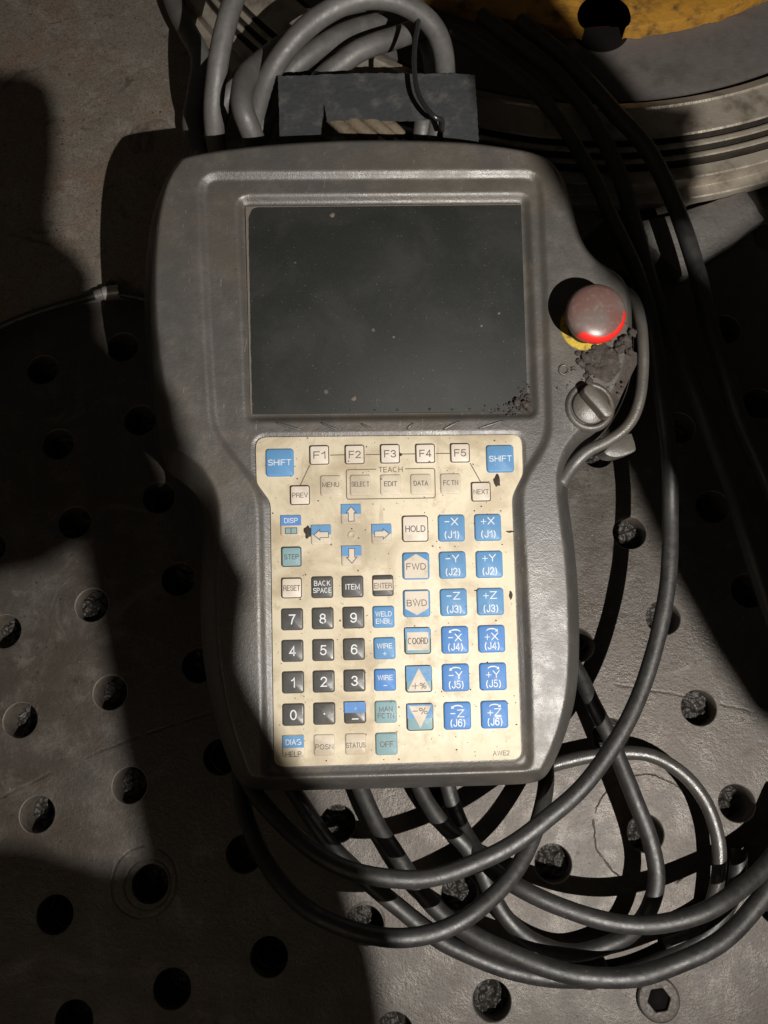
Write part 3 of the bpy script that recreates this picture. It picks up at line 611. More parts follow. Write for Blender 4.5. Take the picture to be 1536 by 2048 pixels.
# twisted rope seen through the slot of the strap
rope = bpy.data.objects.new('twisted_rope', None); col.objects.link(rope)
tag(rope, 'dirty tan twisted rope strands seen through the torn strap slot', 'rope')
M['rope'] = simple('dirty_rope', (.135, .108, .074), .8, 0, .2, .8, (.07, .055, .04), .9, .5, .2)
for pts in D['rope']:
    V, F = tube(pts, 3.1, 14, 1.5, radf=lambda q: .75 + .35 * (4 * q * (1 - q)) ** .5); link('strand', mesh('strand', V, F), M['rope'], rope)
# thin lead with a metal ferrule at the left
lead = bpy.data.objects.new('thin_lead', None); col.objects.link(lead)
tag(lead, 'thin black lead with a pale metal ferrule, left of the pendant screen', 'cable')
V, F = tube(D['lead'], 2.3, 14, 3.0); link('sheath', mesh('sheath', V, F), M['cable'], lead)
V, F = tube(D['ferrule'], 4.2, 18, 1.0, radf=lambda q: .8 if q < .3 else 1.0); o = link('ferrule', mesh('ferrule', V, F), M['ferr'], lead); sharp(o.data, 40)

# ------------------------------------------------------------------ the teach pendant
pen = bpy.data.objects.new('teach_pendant', None); col.objects.link(pen)
m = Matrix(D['pen_rot']).to_4x4(); m.translation = Vector(D['pen_loc']) * MM; pen.matrix_world = m
tag(pen, 'dusty grey robot teach pendant with blank screen, cream keypad and red emergency button', 'control pendant')

def sdf(poly, X, Y, want=False):
    """signed distance, positive inside; optional nearest boundary point"""
    P = np.array(poly); n = len(P); best = np.full(X.shape, 1e9); bx = np.zeros(X.shape); by = np.zeros(X.shape); ins = np.zeros(X.shape, bool)
    for i in range(n):
        x0, y0 = P[i]; x1, y1 = P[(i + 1) % n]; dx, dy = x1 - x0, y1 - y0; l2 = dx * dx + dy * dy + 1e-12
        t = np.clip(((X - x0) * dx + (Y - y0) * dy) / l2, 0, 1); qx = x0 + t * dx; qy = y0 + t * dy
        d = np.hypot(X - qx, Y - qy); k = d < best; best[k] = d[k]
        if want: bx[k] = qx[k]; by[k] = qy[k]
        c = ((y0 > Y) != (y1 > Y)); c &= X < (dx * (Y - y0) / (dy if abs(dy) > 1e-12 else 1e-12) + x0); ins ^= c
    s = np.where(ins, best, -best)
    return (s, bx, by) if want else s
def ss(x): x = np.clip(x, 0, 1); return x * x * (3 - 2 * x)
OUT = chaikin(D['outline'], 2); PAN = soften(D['panel'], 3, 3); SCR = soften(D['screen_rec'], 3, 1); KEYP = soften(D['keypad'], 1.2, 2)
DEPTH = 25.0
def height(S, X, Y):
    e = np.clip(S / 12.5, 0, 1)
    w = -DEPTH + (DEPTH + 1.6) * (1 - (1 - e) ** 1.28) ** (1 / 1.13)
    sp_ = sdf(PAN, X, Y); w -= 2.2 * ss((sp_ + 1.4) / 4.2)
    sc_ = sdf(SCR, X, Y); w -= 2.9 * ss((sc_ + .5) / 4.2)
    sk_ = sdf(KEYP, X, Y); w -= .6 * ss((sk_ + 1.9) / 1.3)
    return w
def body():
    h = .8; P = np.array(OUT); x0, y0 = P.min(0) - 2; x1, y1 = P.max(0) + 2
    xs = np.arange(x0, x1 + h, h); ys = np.arange(y0, y1 + h, h)
    X, Y = np.meshgrid(xs, ys); S, BX, BY = sdf(OUT, X, Y, True)
    near = (S <= 0); Xm = np.where(near, BX, X); Ym = np.where(near, BY, Y)
    Wz = height(np.maximum(S, 0), Xm, Ym)
    ny, nx = X.shape; idx = np.arange(nx * ny).reshape(ny, nx)
    ins = S > 0
    keep = (ins[:-1, :-1] | ins[1:, :-1] | ins[:-1, 1:] | ins[1:, 1:])
    q = np.stack([idx[:-1, :-1], idx[:-1, 1:], idx[1:, 1:], idx[1:, :-1]], -1)[keep]
    used = np.unique(q); remap = -np.ones(nx * ny, int); remap[used] = np.arange(len(used)); q = remap[q]
    V = np.stack([Xm.ravel()[used], Ym.ravel()[used], Wz.ravel()[used]], 1)
    E = np.concatenate([q[:, [0, 1]], q[:, [1, 2]], q[:, [2, 3]], q[:, [3, 0]]]); key = np.sort(E, 1)
    _, inv, cnt = np.unique(key[:, 0] * 10 ** 7 + key[:, 1], return_inverse=True, return_counts=True)
    B = E[cnt[inv.ravel()] == 1]
    bv = np.unique(B); low = {}; V = [tuple(p) for p in V]; F = [tuple(int(i) for i in f) for f in q]
    cx, cy = -5., 30.
    for level in (1, 2):
        pass
    for b in bv:
        x, y, z = V[b]; a = len(V); V.append((x + (cx - x) * .006, y + (cy - y) * .006, z - 4))
        wb = -37 - .065 * y
        V.append((x + (cx - x) * .05, y + (cy - y) * .05, wb)); low[int(b)] = (a, a + 1)
    for a, b in B:
        a, b = int(a), int(b); a1_, a2_ = low[a]; b1_, b2_ = low[b]
        F.append((b, a, a1_, b1_)); F.append((b1_, a1_, a2_, b2_))
    o = len(V)
    for x, y in OUT: V.append((x + (cx - x) * .05, y + (cy - y) * .05, -37 - .065 * y))
    F.append(tuple(range(o, len(V))))
    me = mesh('housing', V, F)
    return me
link('housing', body(), M['housing'], pen)

# screen
V, F = prism(D['screen'], -3.6, -2.4, .25)
scr = link('screen', mesh('screen', V, F), M['glass'], pen); sharp(scr.data)
# dried grime along the left and top edge of the glass
M['grime'] = simple('dried_grime', (.13, .11, .093), .8, 0, .2, .7, (.10, .08, .065), .6, 1.2, .5)
s = D['screen']; rg = random.Random(5)
tl, tr, br, bl = [Vector(q) for q in s]
def grime(a, b, inward, wid, n):
    V = []; F = []
    for k in range(n + 1):
        q = a.lerp(b, k / n); w_ = wid(k / n) * (1 + .3 * noise.noise(Vector((k * .35, a.x, a.y)))) + .1
        e = q + inward * w_
        V += [(q.x, q.y, -2.28), (e.x, e.y, -2.31)]
    for k in range(n): F.append((2 * k, 2 * k + 2, 2 * k + 3, 2 * k + 1))
    return V, F
V, F = join(grime(tl, bl, Vector((1, 0)), lambda t: .5 * (1 - t) ** 1.5 + .7 + (3.0 * max(0, 1 - t * 14) ** 2), 90), grime(tl, tr, Vector((0, -1)), lambda t: .35 + 4.0 * max(0, 1 - t * 22) ** 2, 90))
link('edge_grime', mesh('edge_grime', V, F), M['grime'], scr)
for (u, v) in ((.31, .045), (.37, .93), (.905, .53), (.84, .59), (.52, .64)):
    a = tl.lerp(tr, u).lerp(bl.lerp(br, u), v)
    rr = 1.3 if v < .1 or v > .9 else .7
    pts = [(a.x + rr * (1 + .35 * noise.noise(Vector((k * .9, u * 9, v * 9)))) * cos(k * pi / 7), a.y + rr * (1 + .35 * noise.noise(Vector((k * .9, u * 7, 3)))) * sin(k * pi / 7)) for k in range(14)]
    V, F = prism(pts, -2.5, -2.28); link('dust_spot', mesh('dust_spot', V, F), M['grime'], scr)

# keypad overlay
V, F = prism(KEYP, -1.2, -.15, .2)
kp = link('keypad_panel', mesh('keypad_panel', V, F), M['cream'], pen); sharp(kp.data)
KZ = -.15      # overlay surface
def flatpoly(pts, z, parent, mat, name='print'):
    me = mesh(name, [(x, y, z) for x, y in pts], [tuple(range(len(pts)))])
    if me.polygons[0].normal.z < 0: me.flip_normals()
    return link(name, me, mat, parent, smooth=False)
def strip(pts, w, closed=False):
    n = len(pts); V = []; F = []
    for i in range(n):
        a = Vector(pts[i - 1] if (closed or i) else pts[0]); b = Vector(pts[i]); c = Vector(pts[(i + 1) % n] if (closed or i < n - 1) else pts[-1])
        t = ((b - a).normalized() if (b - a).length else Vector((0, 0))) + ((c - b).normalized() if (c - b).length else Vector((0, 0))); t.normalize()
        e_ = (b - a).normalized() if (b - a).length else t; nn = Vector((-t.y, t.x)) * (w / 2) / max(.45, abs(t.dot(e_))); V += [(b.x + nn.x, b.y + nn.y, 0), (b.x - nn.x, b.y - nn.y, 0)]
    for i in range(n if closed else n - 1):
        j = (i + 1) % n; F.append((2 * i + 1, 2 * j + 1, 2 * j, 2 * i))
    return V, F
def lift(vf, z): return [(x, y, z) for x, y, _ in vf[0]], vf[1]

# lettering: single-stroke grotesque capitals
def arc(cx, cy, rx, ry, a0, a1, n=9): return [(cx + rx * cos(radians(a0 + (a1 - a0) * k / n)), cy + ry * sin(radians(a0 + (a1 - a0) * k / n))) for k in range(n + 1)]
G = {
 'A': (.72, [[(0, 0), (.36, 1), (.72, 0)], [(.13, .34), (.59, .34)]]),
 'B': (.64, [[(0, 0), (0, 1), (.36, 1)] + arc(.36, .76, .22, .24, 90, -90) + [(0, .52)], [(.34, .52)] + arc(.36, .26, .26, .26, 90, -90) + [(0, 0)]]),
 'C': (.82, [arc(.36, .5, .36, .5, 58, 302, 16)]),
 'D': (.66, [[(0, 0), (0, 1), (.28, 1)] + arc(.28, .5, .38, .5, 90, -90, 12) + [(0, 0)]]),
 'E': (.56, [[(.56, 1), (0, 1), (0, 0), (.56, 0)], [(0, .52), (.5, .52)]]),
 'F': (.54, [[(.54, 1), (0, 1), (0, 0)], [(0, .5), (.48, .5)]]),
 'G': (.74, [arc(.38, .5, .38, .5, 55, 292, 15) + [(.76, .06), (.76, .44), (.44, .44)]]),
 'H': (.64, [[(0, 0), (0, 1)], [(.64, 0), (.64, 1)], [(0, .52), (.64, .52)]]),
 'I': (.02, [[(0, 0), (0, 1)]]),
 'J': (.44, [[(.44, 1), (.44, .25)] + arc(.22, .24, .22, .24, 0, -180, 8)]),
 'K': (.62, [[(0, 0), (0, 1)], [(.6, 1), (0, .38)], [(.2, .58), (.62, 0)]]),
 'L': (.50, [[(0, 1), (0, 0), (.5, 0)]]),
 'M': (.78, [[(0, 0), (0, 1), (.39, .1), (.78, 1), (.78, 0)]]),
 'N': (.64, [[(0, 0), (0, 1), (.64, 0), (.64, 1)]]),
 'O': (.78, [arc(.39, .5, .39, .5, 0, 360, 24)]),
 'P': (.60, [[(0, 0), (0, 1), (.34, 1)] + arc(.34, .74, .26, .26, 90, -90) + [(0, .48)]]),
 'R': (.64, [[(0, 0), (0, 1), (.36, 1)] + arc(.36, .75, .24, .25, 90, -90) + [(0, .5)], [(.36, .5), (.60, .36), (.62, 0)]]),
 'S': (.62, [arc(.31, .75, .29, .25, 20, 260, 11) + arc(.31, .26, .31, .26, 80, -160, 11)]),
 'T': (.62, [[(0, 1), (.62, 1)], [(.31, 1), (.31, 0)]]),
 'U': (.64, [[(0, 1), (0, .3)] + arc(.32, .3, .32, .3, 180, 360, 12) + [(.64, 1)]]),
 'V': (.68, [[(0, 1), (.34, 0), (.68, 1)]]),
 'W': (.98, [[(0, 1), (.24, 0), (.49, 1), (.74, 0), (.98, 1)]]),
 'X': (.66, [[(0, 0), (.66, 1)], [(0, 1), (.66, 0)]]),
 'Y': (.66, [[(0, 1), (.33, .46), (.66, 1)], [(.33, .46), (.33, 0)]]),
 'Z': (.60, [[(0, 1), (.6, 1), (0, 0), (.6, 0)]]),
 '0': (.54, [arc(.27, .5, .27, .5, 0, 360, 24)]), '1': (.30, [[(0, .72), (.22, .82), (.30, 1), (.30, 0)]]),
 '2': (.54, [arc(.27, .72, .26, .28, 170, -35, 12) + [(0, 0), (.54, 0)]]),
 '3': (.54, [arc(.26, .75, .24, .25, 165, -90, 12) , arc(.26, .26, .27, .26, 90, -165, 13)]),
 '4': (.56, [[(.42, 0), (.42, 1), (0, .27), (.56, .27)]]),
 '5': (.54, [[(.5, 1), (.1, 1), (.04, .5)] + arc(.26, .32, .28, .32, 130, -160, 14)]),
 '6': (.54, [arc(.30, .62, .27, .38, 35, 180, 10) + [(.01, .4)], arc(.28, .31, .27, .31, 0, 360, 20)]),
 '7': (.54, [[(0, 1), (.54, 1), (.30, .5), (.2, 0)]]),
 '8': (.54, [arc(.27, .75, .23, .25, 0, 360, 20), arc(.27, .26, .27, .26, 0, 360, 20)]),
 '9': (.54, [arc(.27, .69, .27, .31, 0, 360, 20), [(.54, .62)] + arc(.25, .38, .28, .38, 0, -145, 10)]),
 '+': (.9, [[(0, .5), (.9, .5)], [(.45, 0), (.45, 1)]]), '-': (.5, [[(0, .5), (.5, .5)]]),
 '%': (.9, [arc(.18, .76, .17, .22, 0, 360, 16), arc(.72, .24, .17, .22, 0, 360, 16), [(.24, 0), (.66, 1)]]),
 '(': (.2, [arc(.34, .42, .34, .64, 125, 235, 8)]), ')': (.2, [arc(-.14, .42, .34, .64, 55, -55, 8)]),
 ',': (.1, [[(.1, .8), (.1, .5), (0, .2)]]),
}
PXM = 375.0 / 1600       # mm per photo-sheet pixel on the face, used for print sizes
# key tables: name -> (size, face material, border material or None, prints)
# prints: ('t', text, dx, dy, w, h, mat) / ('p', polygon, mat); offsets in sheet pixels from the key centre, y up
LET = {}
def T(s, dx, dy, w, h, m): return ('t', s, dx, dy, w, h, m)
def PG(pts, m): return ('p', pts, m)
def box(x0, y0, x1, y1): return [(x0, y0), (x1, y0), (x1, y1), (x0, y1)]
K = {}
for a in ('SHIFT', 'SHIFTR'): K[a] = (56, 'blue', None, [T('SHIFT', 0, 0, 46, 12, 'white')])
for i in range(1, 6): K['F%d' % i] = (40, 'keywhite', 'ink', [T('F%d' % i, 0, 0, 24, 15, 'inkgrey')])
K['PREV'] = (40, 'keywhite', 'ink', [T('PREV', 0, 0, 31, 10, 'inkgrey')]); K['NEXT'] = (40, 'keywhite', 'ink', [T('NEXT', 0, 0, 31, 10, 'inkgrey')])
for a, w in (('MENU', 34), ('SELECT', 36), ('EDIT', 26), ('DATA', 29), ('FCTN', 30)): K[a] = (42, 'keycream', None, [T(a, 0, 2, w, 10, 'ink' if a in ('EDIT', 'DATA') else 'inkgrey')])
K['DISP'] = (42, 'keycream', None, [PG(box(-20, 0, 20, 20), 'blue2'), T('DISP', 0, 10, 27, 10, 'white'), PG(box(-12, -17, 12, -4), 'ink'), PG(box(-10.6, -15.6, -1, -5.4), 'teal'), PG(box(.6, -15.6, 10.6, -5.4), 'teal')])
ar = [(0, 15), (11, 2), (6, 2), (6, -14), (-6, -14), (-6, 2), (-11, 2)]
ari = [(0, 13), (8, 3.2), (4.8, 3.2), (4.8, -12.8), (-4.8, -12.8), (-4.8, 3.2), (-8, 3.2)]
def rotp(p, a, s=1.0): a = radians(a); return [((x * cos(a) - y * sin(a)) * s, (x * sin(a) + y * cos(a)) * s) for x, y in p]
for a, g in (('UP', 0), ('LEFT', 90), ('RIGHT', -90), ('DOWN', 180)):
    K[a] = (41, 'keycream', None, [PG(box(-19.5, 0, 19.5, 19.5), 'blue'), PG(rotp(ar, g, 1.06), 'ink'), PG(rotp(ari, g, 1.06), 'beige')])
K['STEP'] = (40, 'teal', 'ink', [T('STEP', 0, 0, 29, 10, 'inkgrey')])
K['HOLD'] = (53, 'keywhite', 'ink', [T('HOLD', 0, 0, 40, 13, 'ink')])
K['FWD'] = (54, 'blue', None, [PG([(-23, -24), (23, -24), (23, 10), (0, 24), (-23, 10)], 'beige'), T('FWD', 0, -1, 39, 13, 'inkgrey')])
K['BWD'] = (54, 'blue', None, [PG([(-23, 24), (23, 24), (23, -10), (0, -23), (-23, -10)], 'beige'), T('BWD', 0, 1, 40, 13, 'inkgrey')])
K['COORD'] = (53, 'teal', 'ink', [PG(box(-25, 4, 25, 25), 'blue'), PG(box(-21, -18, 21, 17), 'beige'), T('COORD', 0, 0, 40, 13, 'ink')])
K['PPLUS'] = (53, 'teal', 'ink', [PG(box(-25, -4, 25, 25), 'blue'), PG([(-23, -23), (23, -23), (0, 21)], 'beige'), T('+%', 0, -13, 29, 12, 'inkgrey')])
K['PMINUS'] = (53, 'teal', 'ink', [PG(box(-25, -2, 25, 25), 'blue'), PG([(-22, 22), (22, 22), (0, -21)], 'beige'), T('-%', 0, 12, 30, 13, 'inkgrey')])
K['RESET'] = (41, 'keywhite', 'ink', [T('RESET', 0, 0, 33, 11, 'inkgrey')])
K['BACK'] = (43, 'dark', None, [T('BACK', 0, 8, 32, 10, 'white'), T('SPACE', 0, -6, 36, 10, 'white')])
K['ITEM'] = (43, 'dark', None, [T('ITEM', 0, 0, 28, 11, 'white')])
K['ENTER'] = (42, 'dark', None, [PG(box(-19, -9, 19, 12), 'beige'), T('ENTER', 0, 0, 35, 11, 'inkgrey')])
for c in '0123456789': K[c] = (43, 'dark', None, [T(c, 0, 0, 7.5 if c == '1' else 13, 19.5, 'white')])
K['DOT'] = (43, 'dark', None, [PG([(1.7 * cos(k * .785), 1.7 * sin(k * .785)) for k in range(8)], 'white')])
K['COMMA'] = (43, 'dark', None, [PG(box(-20.5, 0, 20.5, 20.5), 'blue2'), T(',', 1, 8, 3, 7, 'white'), PG(box(-6.5, -13, 6.5, -10.8), 'white')])
K['WELD'] = (43, 'blue', None, [T('WELD', 0, 6, 32, 10, 'white'), T('ENBL', 0, -8, 31, 10, 'white')])
K['WIREP'] = (43, 'blue', None, [T('WIRE', 0, 5, 30, 10, 'white'), T('+', 0, -10, 8, 8, 'white')])
K['WIREM'] = (43, 'blue2', None, [T('WIRE', 0, 5, 30, 10, 'white'), PG(box(-3.5, -11, 3.5, -9.6), 'white')])
K['MAN'] = (43, 'teal', None, [T('MAN', 0, 6, 26, 10, 'inkgrey'), T('FCTN', 0, -7, 32, 10, 'inkgrey')])
K['OFF'] = (43, 'teal', None, [T('OFF', 0, 0, 26, 11, 'inkgrey')])
K['DIAG'] = (43, 'keycream', None, [PG(box(-20.5, -3, 20.5, 20), 'blue'), T('DIAG', 0, 8, 30, 11, 'white'), T('HELP', 0, -15, 31, 10, 'inkgrey')])
K['POSN'] = (41, 'keycream', None, [T('POSN', 0, -3, 35, 10, 'inkgrey')])
K['STATUS'] = (41, 'keycream', None, [T('STATUS', 0, -2, 38, 10, 'inkgrey')])
arc_r = []
for ax, row in (('X1', 1), ('Y2', 2), ('Z3', 3), ('X4', 4), ('Y5', 5), ('Z6', 6)):
    for sg in '-+':
        n_ = sg + ax; pr = []
        y1, y2 = (13, -13) if row < 4 else (5, -13)
        pr.append(T(ax[0], 6, y1, 14, 15, 'white'))
        if sg == '+': pr.append(T('+', -9, y1 - 1, 11, 11, 'white'))
        else: pr.append(PG(box(-14, y1 - 1, -4.5, y1 + .8), 'white'))
        pr.append(T('(J%d)' % row, 0, y2, 29, 15, 'white'))
        if row >= 4:
            A_ = [(11 * cos(radians(t)), 15.5 + 6 * sin(radians(t))) for t in range(10, 171, 16)]
            B_ = [(9.6 * cos(radians(t)), 15.5 + 3.6 * sin(radians(t))) for t in range(170, 9, -16)]
            pr.append(PG(A_ + B_, 'white'))
            sx = 1 if sg == '+' else -1
            pr.append(PG([(sx * 12.5, 14), (sx * 6.5, 15), (sx * 11.5, 20)], 'white'))
        if row == 6 and sg == '+': pr.append(PG(box(-1, y1 - 9.6, 13, y1 - 8.2), 'white'))
        K[n_] = (54, 'blue' if row < 4 else 'blue2', None, pr)
def word(s_, cx, cy, w, h, z):
    """flat strokes of a word fitted to w x h mm"""
    x = 0; gl = []
    for ch in s_:
        gw, st = G[ch]; gl.append((x, st)); x += gw + .24
    tot = max(x - .24, .05); sw = h * .122; vf = []
    fx = (w - sw) / tot if tot > .06 else 0; fy = h - sw; q = 0
    for ox, st in gl:
        for pl in st:
            pts = [(cx + (ox + a - tot / 2) * fx, cy + (b - .5) * fy) for a, b in pl]
            d0 = (Vector(pts[0]) - Vector(pts[1])).normalized() * sw * .45; d1 = (Vector(pts[-1]) - Vector(pts[-2])).normalized() * sw * .45
            if pl[0] != pl[-1] and math.hypot(pl[0][0] - pl[-1][0], pl[0][1] - pl[-1][1]) > .01:
                pts[0] = (pts[0][0] + d0.x, pts[0][1] + d0.y); pts[-1] = (pts[-1][0] + d1.x, pts[-1][1] + d1.y)
            vf.append(lift(strip(pts, sw), z + .008 * (q % 3))); q += 1
    return join(*vf)
def letters(items, parent, name='lettering'):
    V, F = join(*[word(*it) for it in items]); return mesh(name, V, F)
KEYCACHE = {}
def key_mesh(size, mat, hgt):
    k = (size, mat, hgt)
    if k in KEYCACHE: return KEYCACHE[k]
    w = size * PXM; r = w * .11; V = []; F = []
    rings = [(w, KZ - .1, r), (w - .12, KZ + hgt * .45, r), (w - .6, KZ + hgt * .82, r), (w - 1.5, KZ + hgt, r * .85)]
    n = None
    for ww, z, rr in rings:
        p = rrect(ww, ww, rr, 4); n = len(p); V += [(x, y, z) for x, y in p]
    for q in range(3):
        for i in range(n): F.append((q * n + i, q * n + (i + 1) % n, (q + 1) * n + (i + 1) % n, (q + 1) * n + i))
    F.append(tuple(3 * n + i for i in range(n)))
    me = mesh('key', V, F); me.materials.append(M[mat]); me.polygons.foreach_set('use_smooth', [True] * len(me.polygons)); me.set_sharp_from_angle(angle=radians(60)); KEYCACHE[k] = me
    return me
CW = {'blue': 'blue', 'blue2': 'bright blue', 'teal': 'faded teal', 'dark': 'dark grey', 'keycream': 'cream', 'keywhite': 'off-white'}
rg = random.Random(11)
for n_, u, v in D['keys']:
    size, mat, border, prints = K[n_]
    hgt = .75 if mat == 'keycream' else 1.15
    ko = bpy.data.objects.new('key', key_mesh(size, mat, hgt)); col.objects.link(ko); ko.parent = pen; ko.location = (u * MM, v * MM, 0); ko.rotation_euler = (0, 0, rg.uniform(-.006, .006))
    words = ' '.join(p[1] for p in prints if p[0] == 't')
    ko['label'] = CW[mat] + ' key' + (' printed ' + words if words else '')
    zt = KZ + hgt + .06
    if border:
        p = rrect((size - 1.2) * PXM, (size - 1.2) * PXM, size * PXM * .10, 4); q = rrect((size - 4.6) * PXM, (size - 4.6) * PXM, size * PXM * .075, 4)
        n = len(p); V = [(x, y, KZ + hgt * .78 + .07) for x, y in p] + [(x, y, zt) for x, y in q]; F = [(i, (i + 1) % n, n + (i + 1) % n, n + i) for i in range(n)]
        link('border', mesh('border', V, F), M[border], ko)
    lay = 0; groups = {}
    for pr in prints:
        if pr[0] == 'p':
            lay += 1; pts = [(x * PXM, y * PXM) for x, y in pr[1]]
            flatpoly(pts, zt + .03 * lay, ko, M[pr[2]], 'colour_print')
        else:
            groups.setdefault(pr[6], []).append((pr[1], pr[2] * PXM, pr[3] * PXM, pr[4] * PXM, pr[5] * PXM, zt + .03 * (lay + 1)))
    for mm_, it in groups.items():
        link('lettering', letters(it, ko), M[mm_], ko, smooth=False)
# printed lines and words on the overlay
LZ = KZ + .06
vf = [lift(strip(l, .42), LZ) for l in D['fline']] + [lift(strip(D['teach'], .40), LZ)]
V, F = join(*vf); link('printed_line', mesh('printed_line', V, F), M['inkgrey'], kp, smooth=False)
link('lettering', letters([('TEACH', *D['teach_txt'], 48 * PXM, 11 * PXM, LZ)], kp), M['inkgrey'], kp, smooth=False)
link('lettering', letters([('AWE2', *D['awe'], 33 * PXM, 9.5 * PXM, LZ)], kp), M['inkgrey'], kp, smooth=False)
V, F = lathe([(2.2, KZ - .02), (1.9, KZ + .35), (1.3, KZ + .4), (.9, KZ + .1), (.01, KZ + .05)], 24, center=D['dimple']); link('dimple', mesh('dimple', V, F), M['cream'], kp)
# burn marks and weld spatter stuck to the overlay
for k, (x, y, a, b) in enumerate(D['spots']):
    z = KZ if k < 5 else -.5
    pts = []
    for t in range(22):
        an = t * 2 * pi / 22; q = 1 + .5 * noise.noise(Vector((cos(an) * 1.6 + k * 5, sin(an) * 1.6, k)))
        pts.append((x + a * q * cos(an), y + b * q * sin(an)))
    if k == 5: continue
    V, F = prism(pts, KZ + .02, KZ + (.28 if k < 2 else 1.05 if k == 2 else .2), .08); link('burn_mark', mesh('burn_mark', V, F), M['burn'], kp)
rg = random.Random(21); vf = []
S_ = np.array(KEYP); x0, y0 = S_.min(0); x1, y1 = S_.max(0)
cand = [(rg.uniform(x0 + 1, x1 - 1), rg.uniform(y0 + 1, y1 - 1), rg.choice((.10, .13, .16, .2, .3))) for k in range(420)]
sd_ = sdf(KEYP, np.array([[c[0] for c in cand]]), np.array([[c[1] for c in cand]]))[0]
for (x, y, r), s_ in zip(cand, sd_):
    if s_ < r + .5 or (abs(x - D['teach_txt'][0]) < 7 and abs(y - D['teach_txt'][1]) < 2.4): continue
    n = 6; ph = rg.uniform(0, 6); e = rg.uniform(.6, 1.6)
    P_ = [(x + r * e * cos(ph + t * pi / 3) * rg.uniform(.7, 1.2), y + r * sin(ph + t * pi / 3) * rg.uniform(.7, 1.2)) for t in range(6)]
    vf.append(prism(P_, KZ + .01, KZ + .16 + r * .5))
V, F = join(*vf); o = link('weld_spatter', mesh('weld_spatter', V, F), M['burn'], kp); tag(o, kind='stuff')

# moulded ribs below the screen
for a, b in D['ribs']:
    a = Vector(a); b = Vector(b); V, F = tube([(*a, -.62), (*a.lerp(b, .5), -.45), (*b, -.62)], .62, 8, 1.0, radf=lambda t: .55 + .9 * (t * (1 - t)) ** .5)
    link('moulded_rib', mesh('moulded_rib', V, F), M['housing'], pen)

# emergency stop button
ex, ey, eh = D['estop']
es = bpy.data.objects.new('emergency_button', None); col.objects.link(es); es.parent = pen; es.location = (ex * MM, ey * MM, .0012)
es['label'] = 'red mushroom emergency button, worn and dusty on top'
V, F = lathe([(11.9, -.6), (11.9, .6), (11.2, .9), (7.0, .9)], 48); link('yellow_ring', mesh('yellow_ring', V, F), M['yellowring'], es)
V, F = lathe([(8.6, .6), (8.2, 6), (7.6, 10), (7.6, eh - 9)], 40); link('neck', mesh('neck', V, F), M['blackrub'], es)
V, F = lathe([(7.5, eh - 10.5), (11.6, eh - 9.8), (13.2, eh - 8.4), (13.75, eh - 6.4), (13.75, eh - 5.0), (13.45, eh - 3.6), (12.6, eh - 2.5), (11, eh - 1.5), (8.5, eh - .7), (5.5, eh - .2), (2.5, eh - .02), (.01, eh)], 64)
link('cap', mesh('cap', V, F), M['red'], es)

# mode switch
kx, ky = D['knob']
ks = bpy.data.objects.new('mode_switch', None); col.objects.link(ks); ks.parent = pen; ks.location = (kx * MM, ky * MM, .0012)
V, F = lathe([(12.4, -1.5), (12.2, .2), (11.4, 1.5), (10.4, 2.1), (9.5, 1.7), (9.0, .6), (8.9, -.2)], 56); link('collar', mesh('collar', V, F), M['housing'], ks)
V, F = lathe([(8.7, -.5), (8.6, 1.7), (8.2, 2.2), (.01, 2.3)], 48); link('dial', mesh('dial', V, F), M['housing'], ks)
gx0, gy0, gx1, gy1 = D['grip']; ga = math.atan2(gy1 - gy0, gx1 - gx0); gl = math.hypot(gx1 - gx0, gy1 - gy0) + 5.6
V, F = prism(rrect(gl, 5.8, 2.5, 5), 1.8, 9.4, .7); o = link('grip', mesh('grip', V, F), M['housing'], ks); sharp(o.data, 50)
o.rotation_euler = (0, 0, ga); o.location = (((gx0 + gx1) / 2 - kx) * MM, ((gy0 + gy1) / 2 - ky) * MM, 0)
# moulded switch symbol
mx, my = D['mark']
V, F = join(lathe([(1.5, 1.2), (1.9, 2.7), (2.4, 2.7), (2.8, 1.2)], 24, center=(mx, my)), prism([(mx + 3.6, my + .5), (mx + 5.6, my + .7), (mx + 5.6, my + 1.3), (mx + 3.6, my + 1.1)], 1.2, 2.7), prism([(mx + 3.6, my - .7), (mx + 5.6, my - .5), (mx + 5.6, my + .1), (mx + 3.6, my - .1)], 1.2, 2.7))
link('moulded_symbol', mesh('moulded_symbol', V, F), M['housing'], pen)
# guard bar round the switch and the strap clip behind it
V, F = tube(D['guard'], 2.7, 18, 1.5, radf=lambda t: 1.0 + .5 * max(0, t - .72) ** 1 * 2.2); link('guard_bar', mesh('guard_bar', V, F), M['housing'], pen)
cl = D['clip']
V, F = prism(chaikin(cl, 1), -22, -10, .8); o = link('strap_clip', mesh('strap_clip', V, F), M['housing'], pen); sharp(o.data, 40)

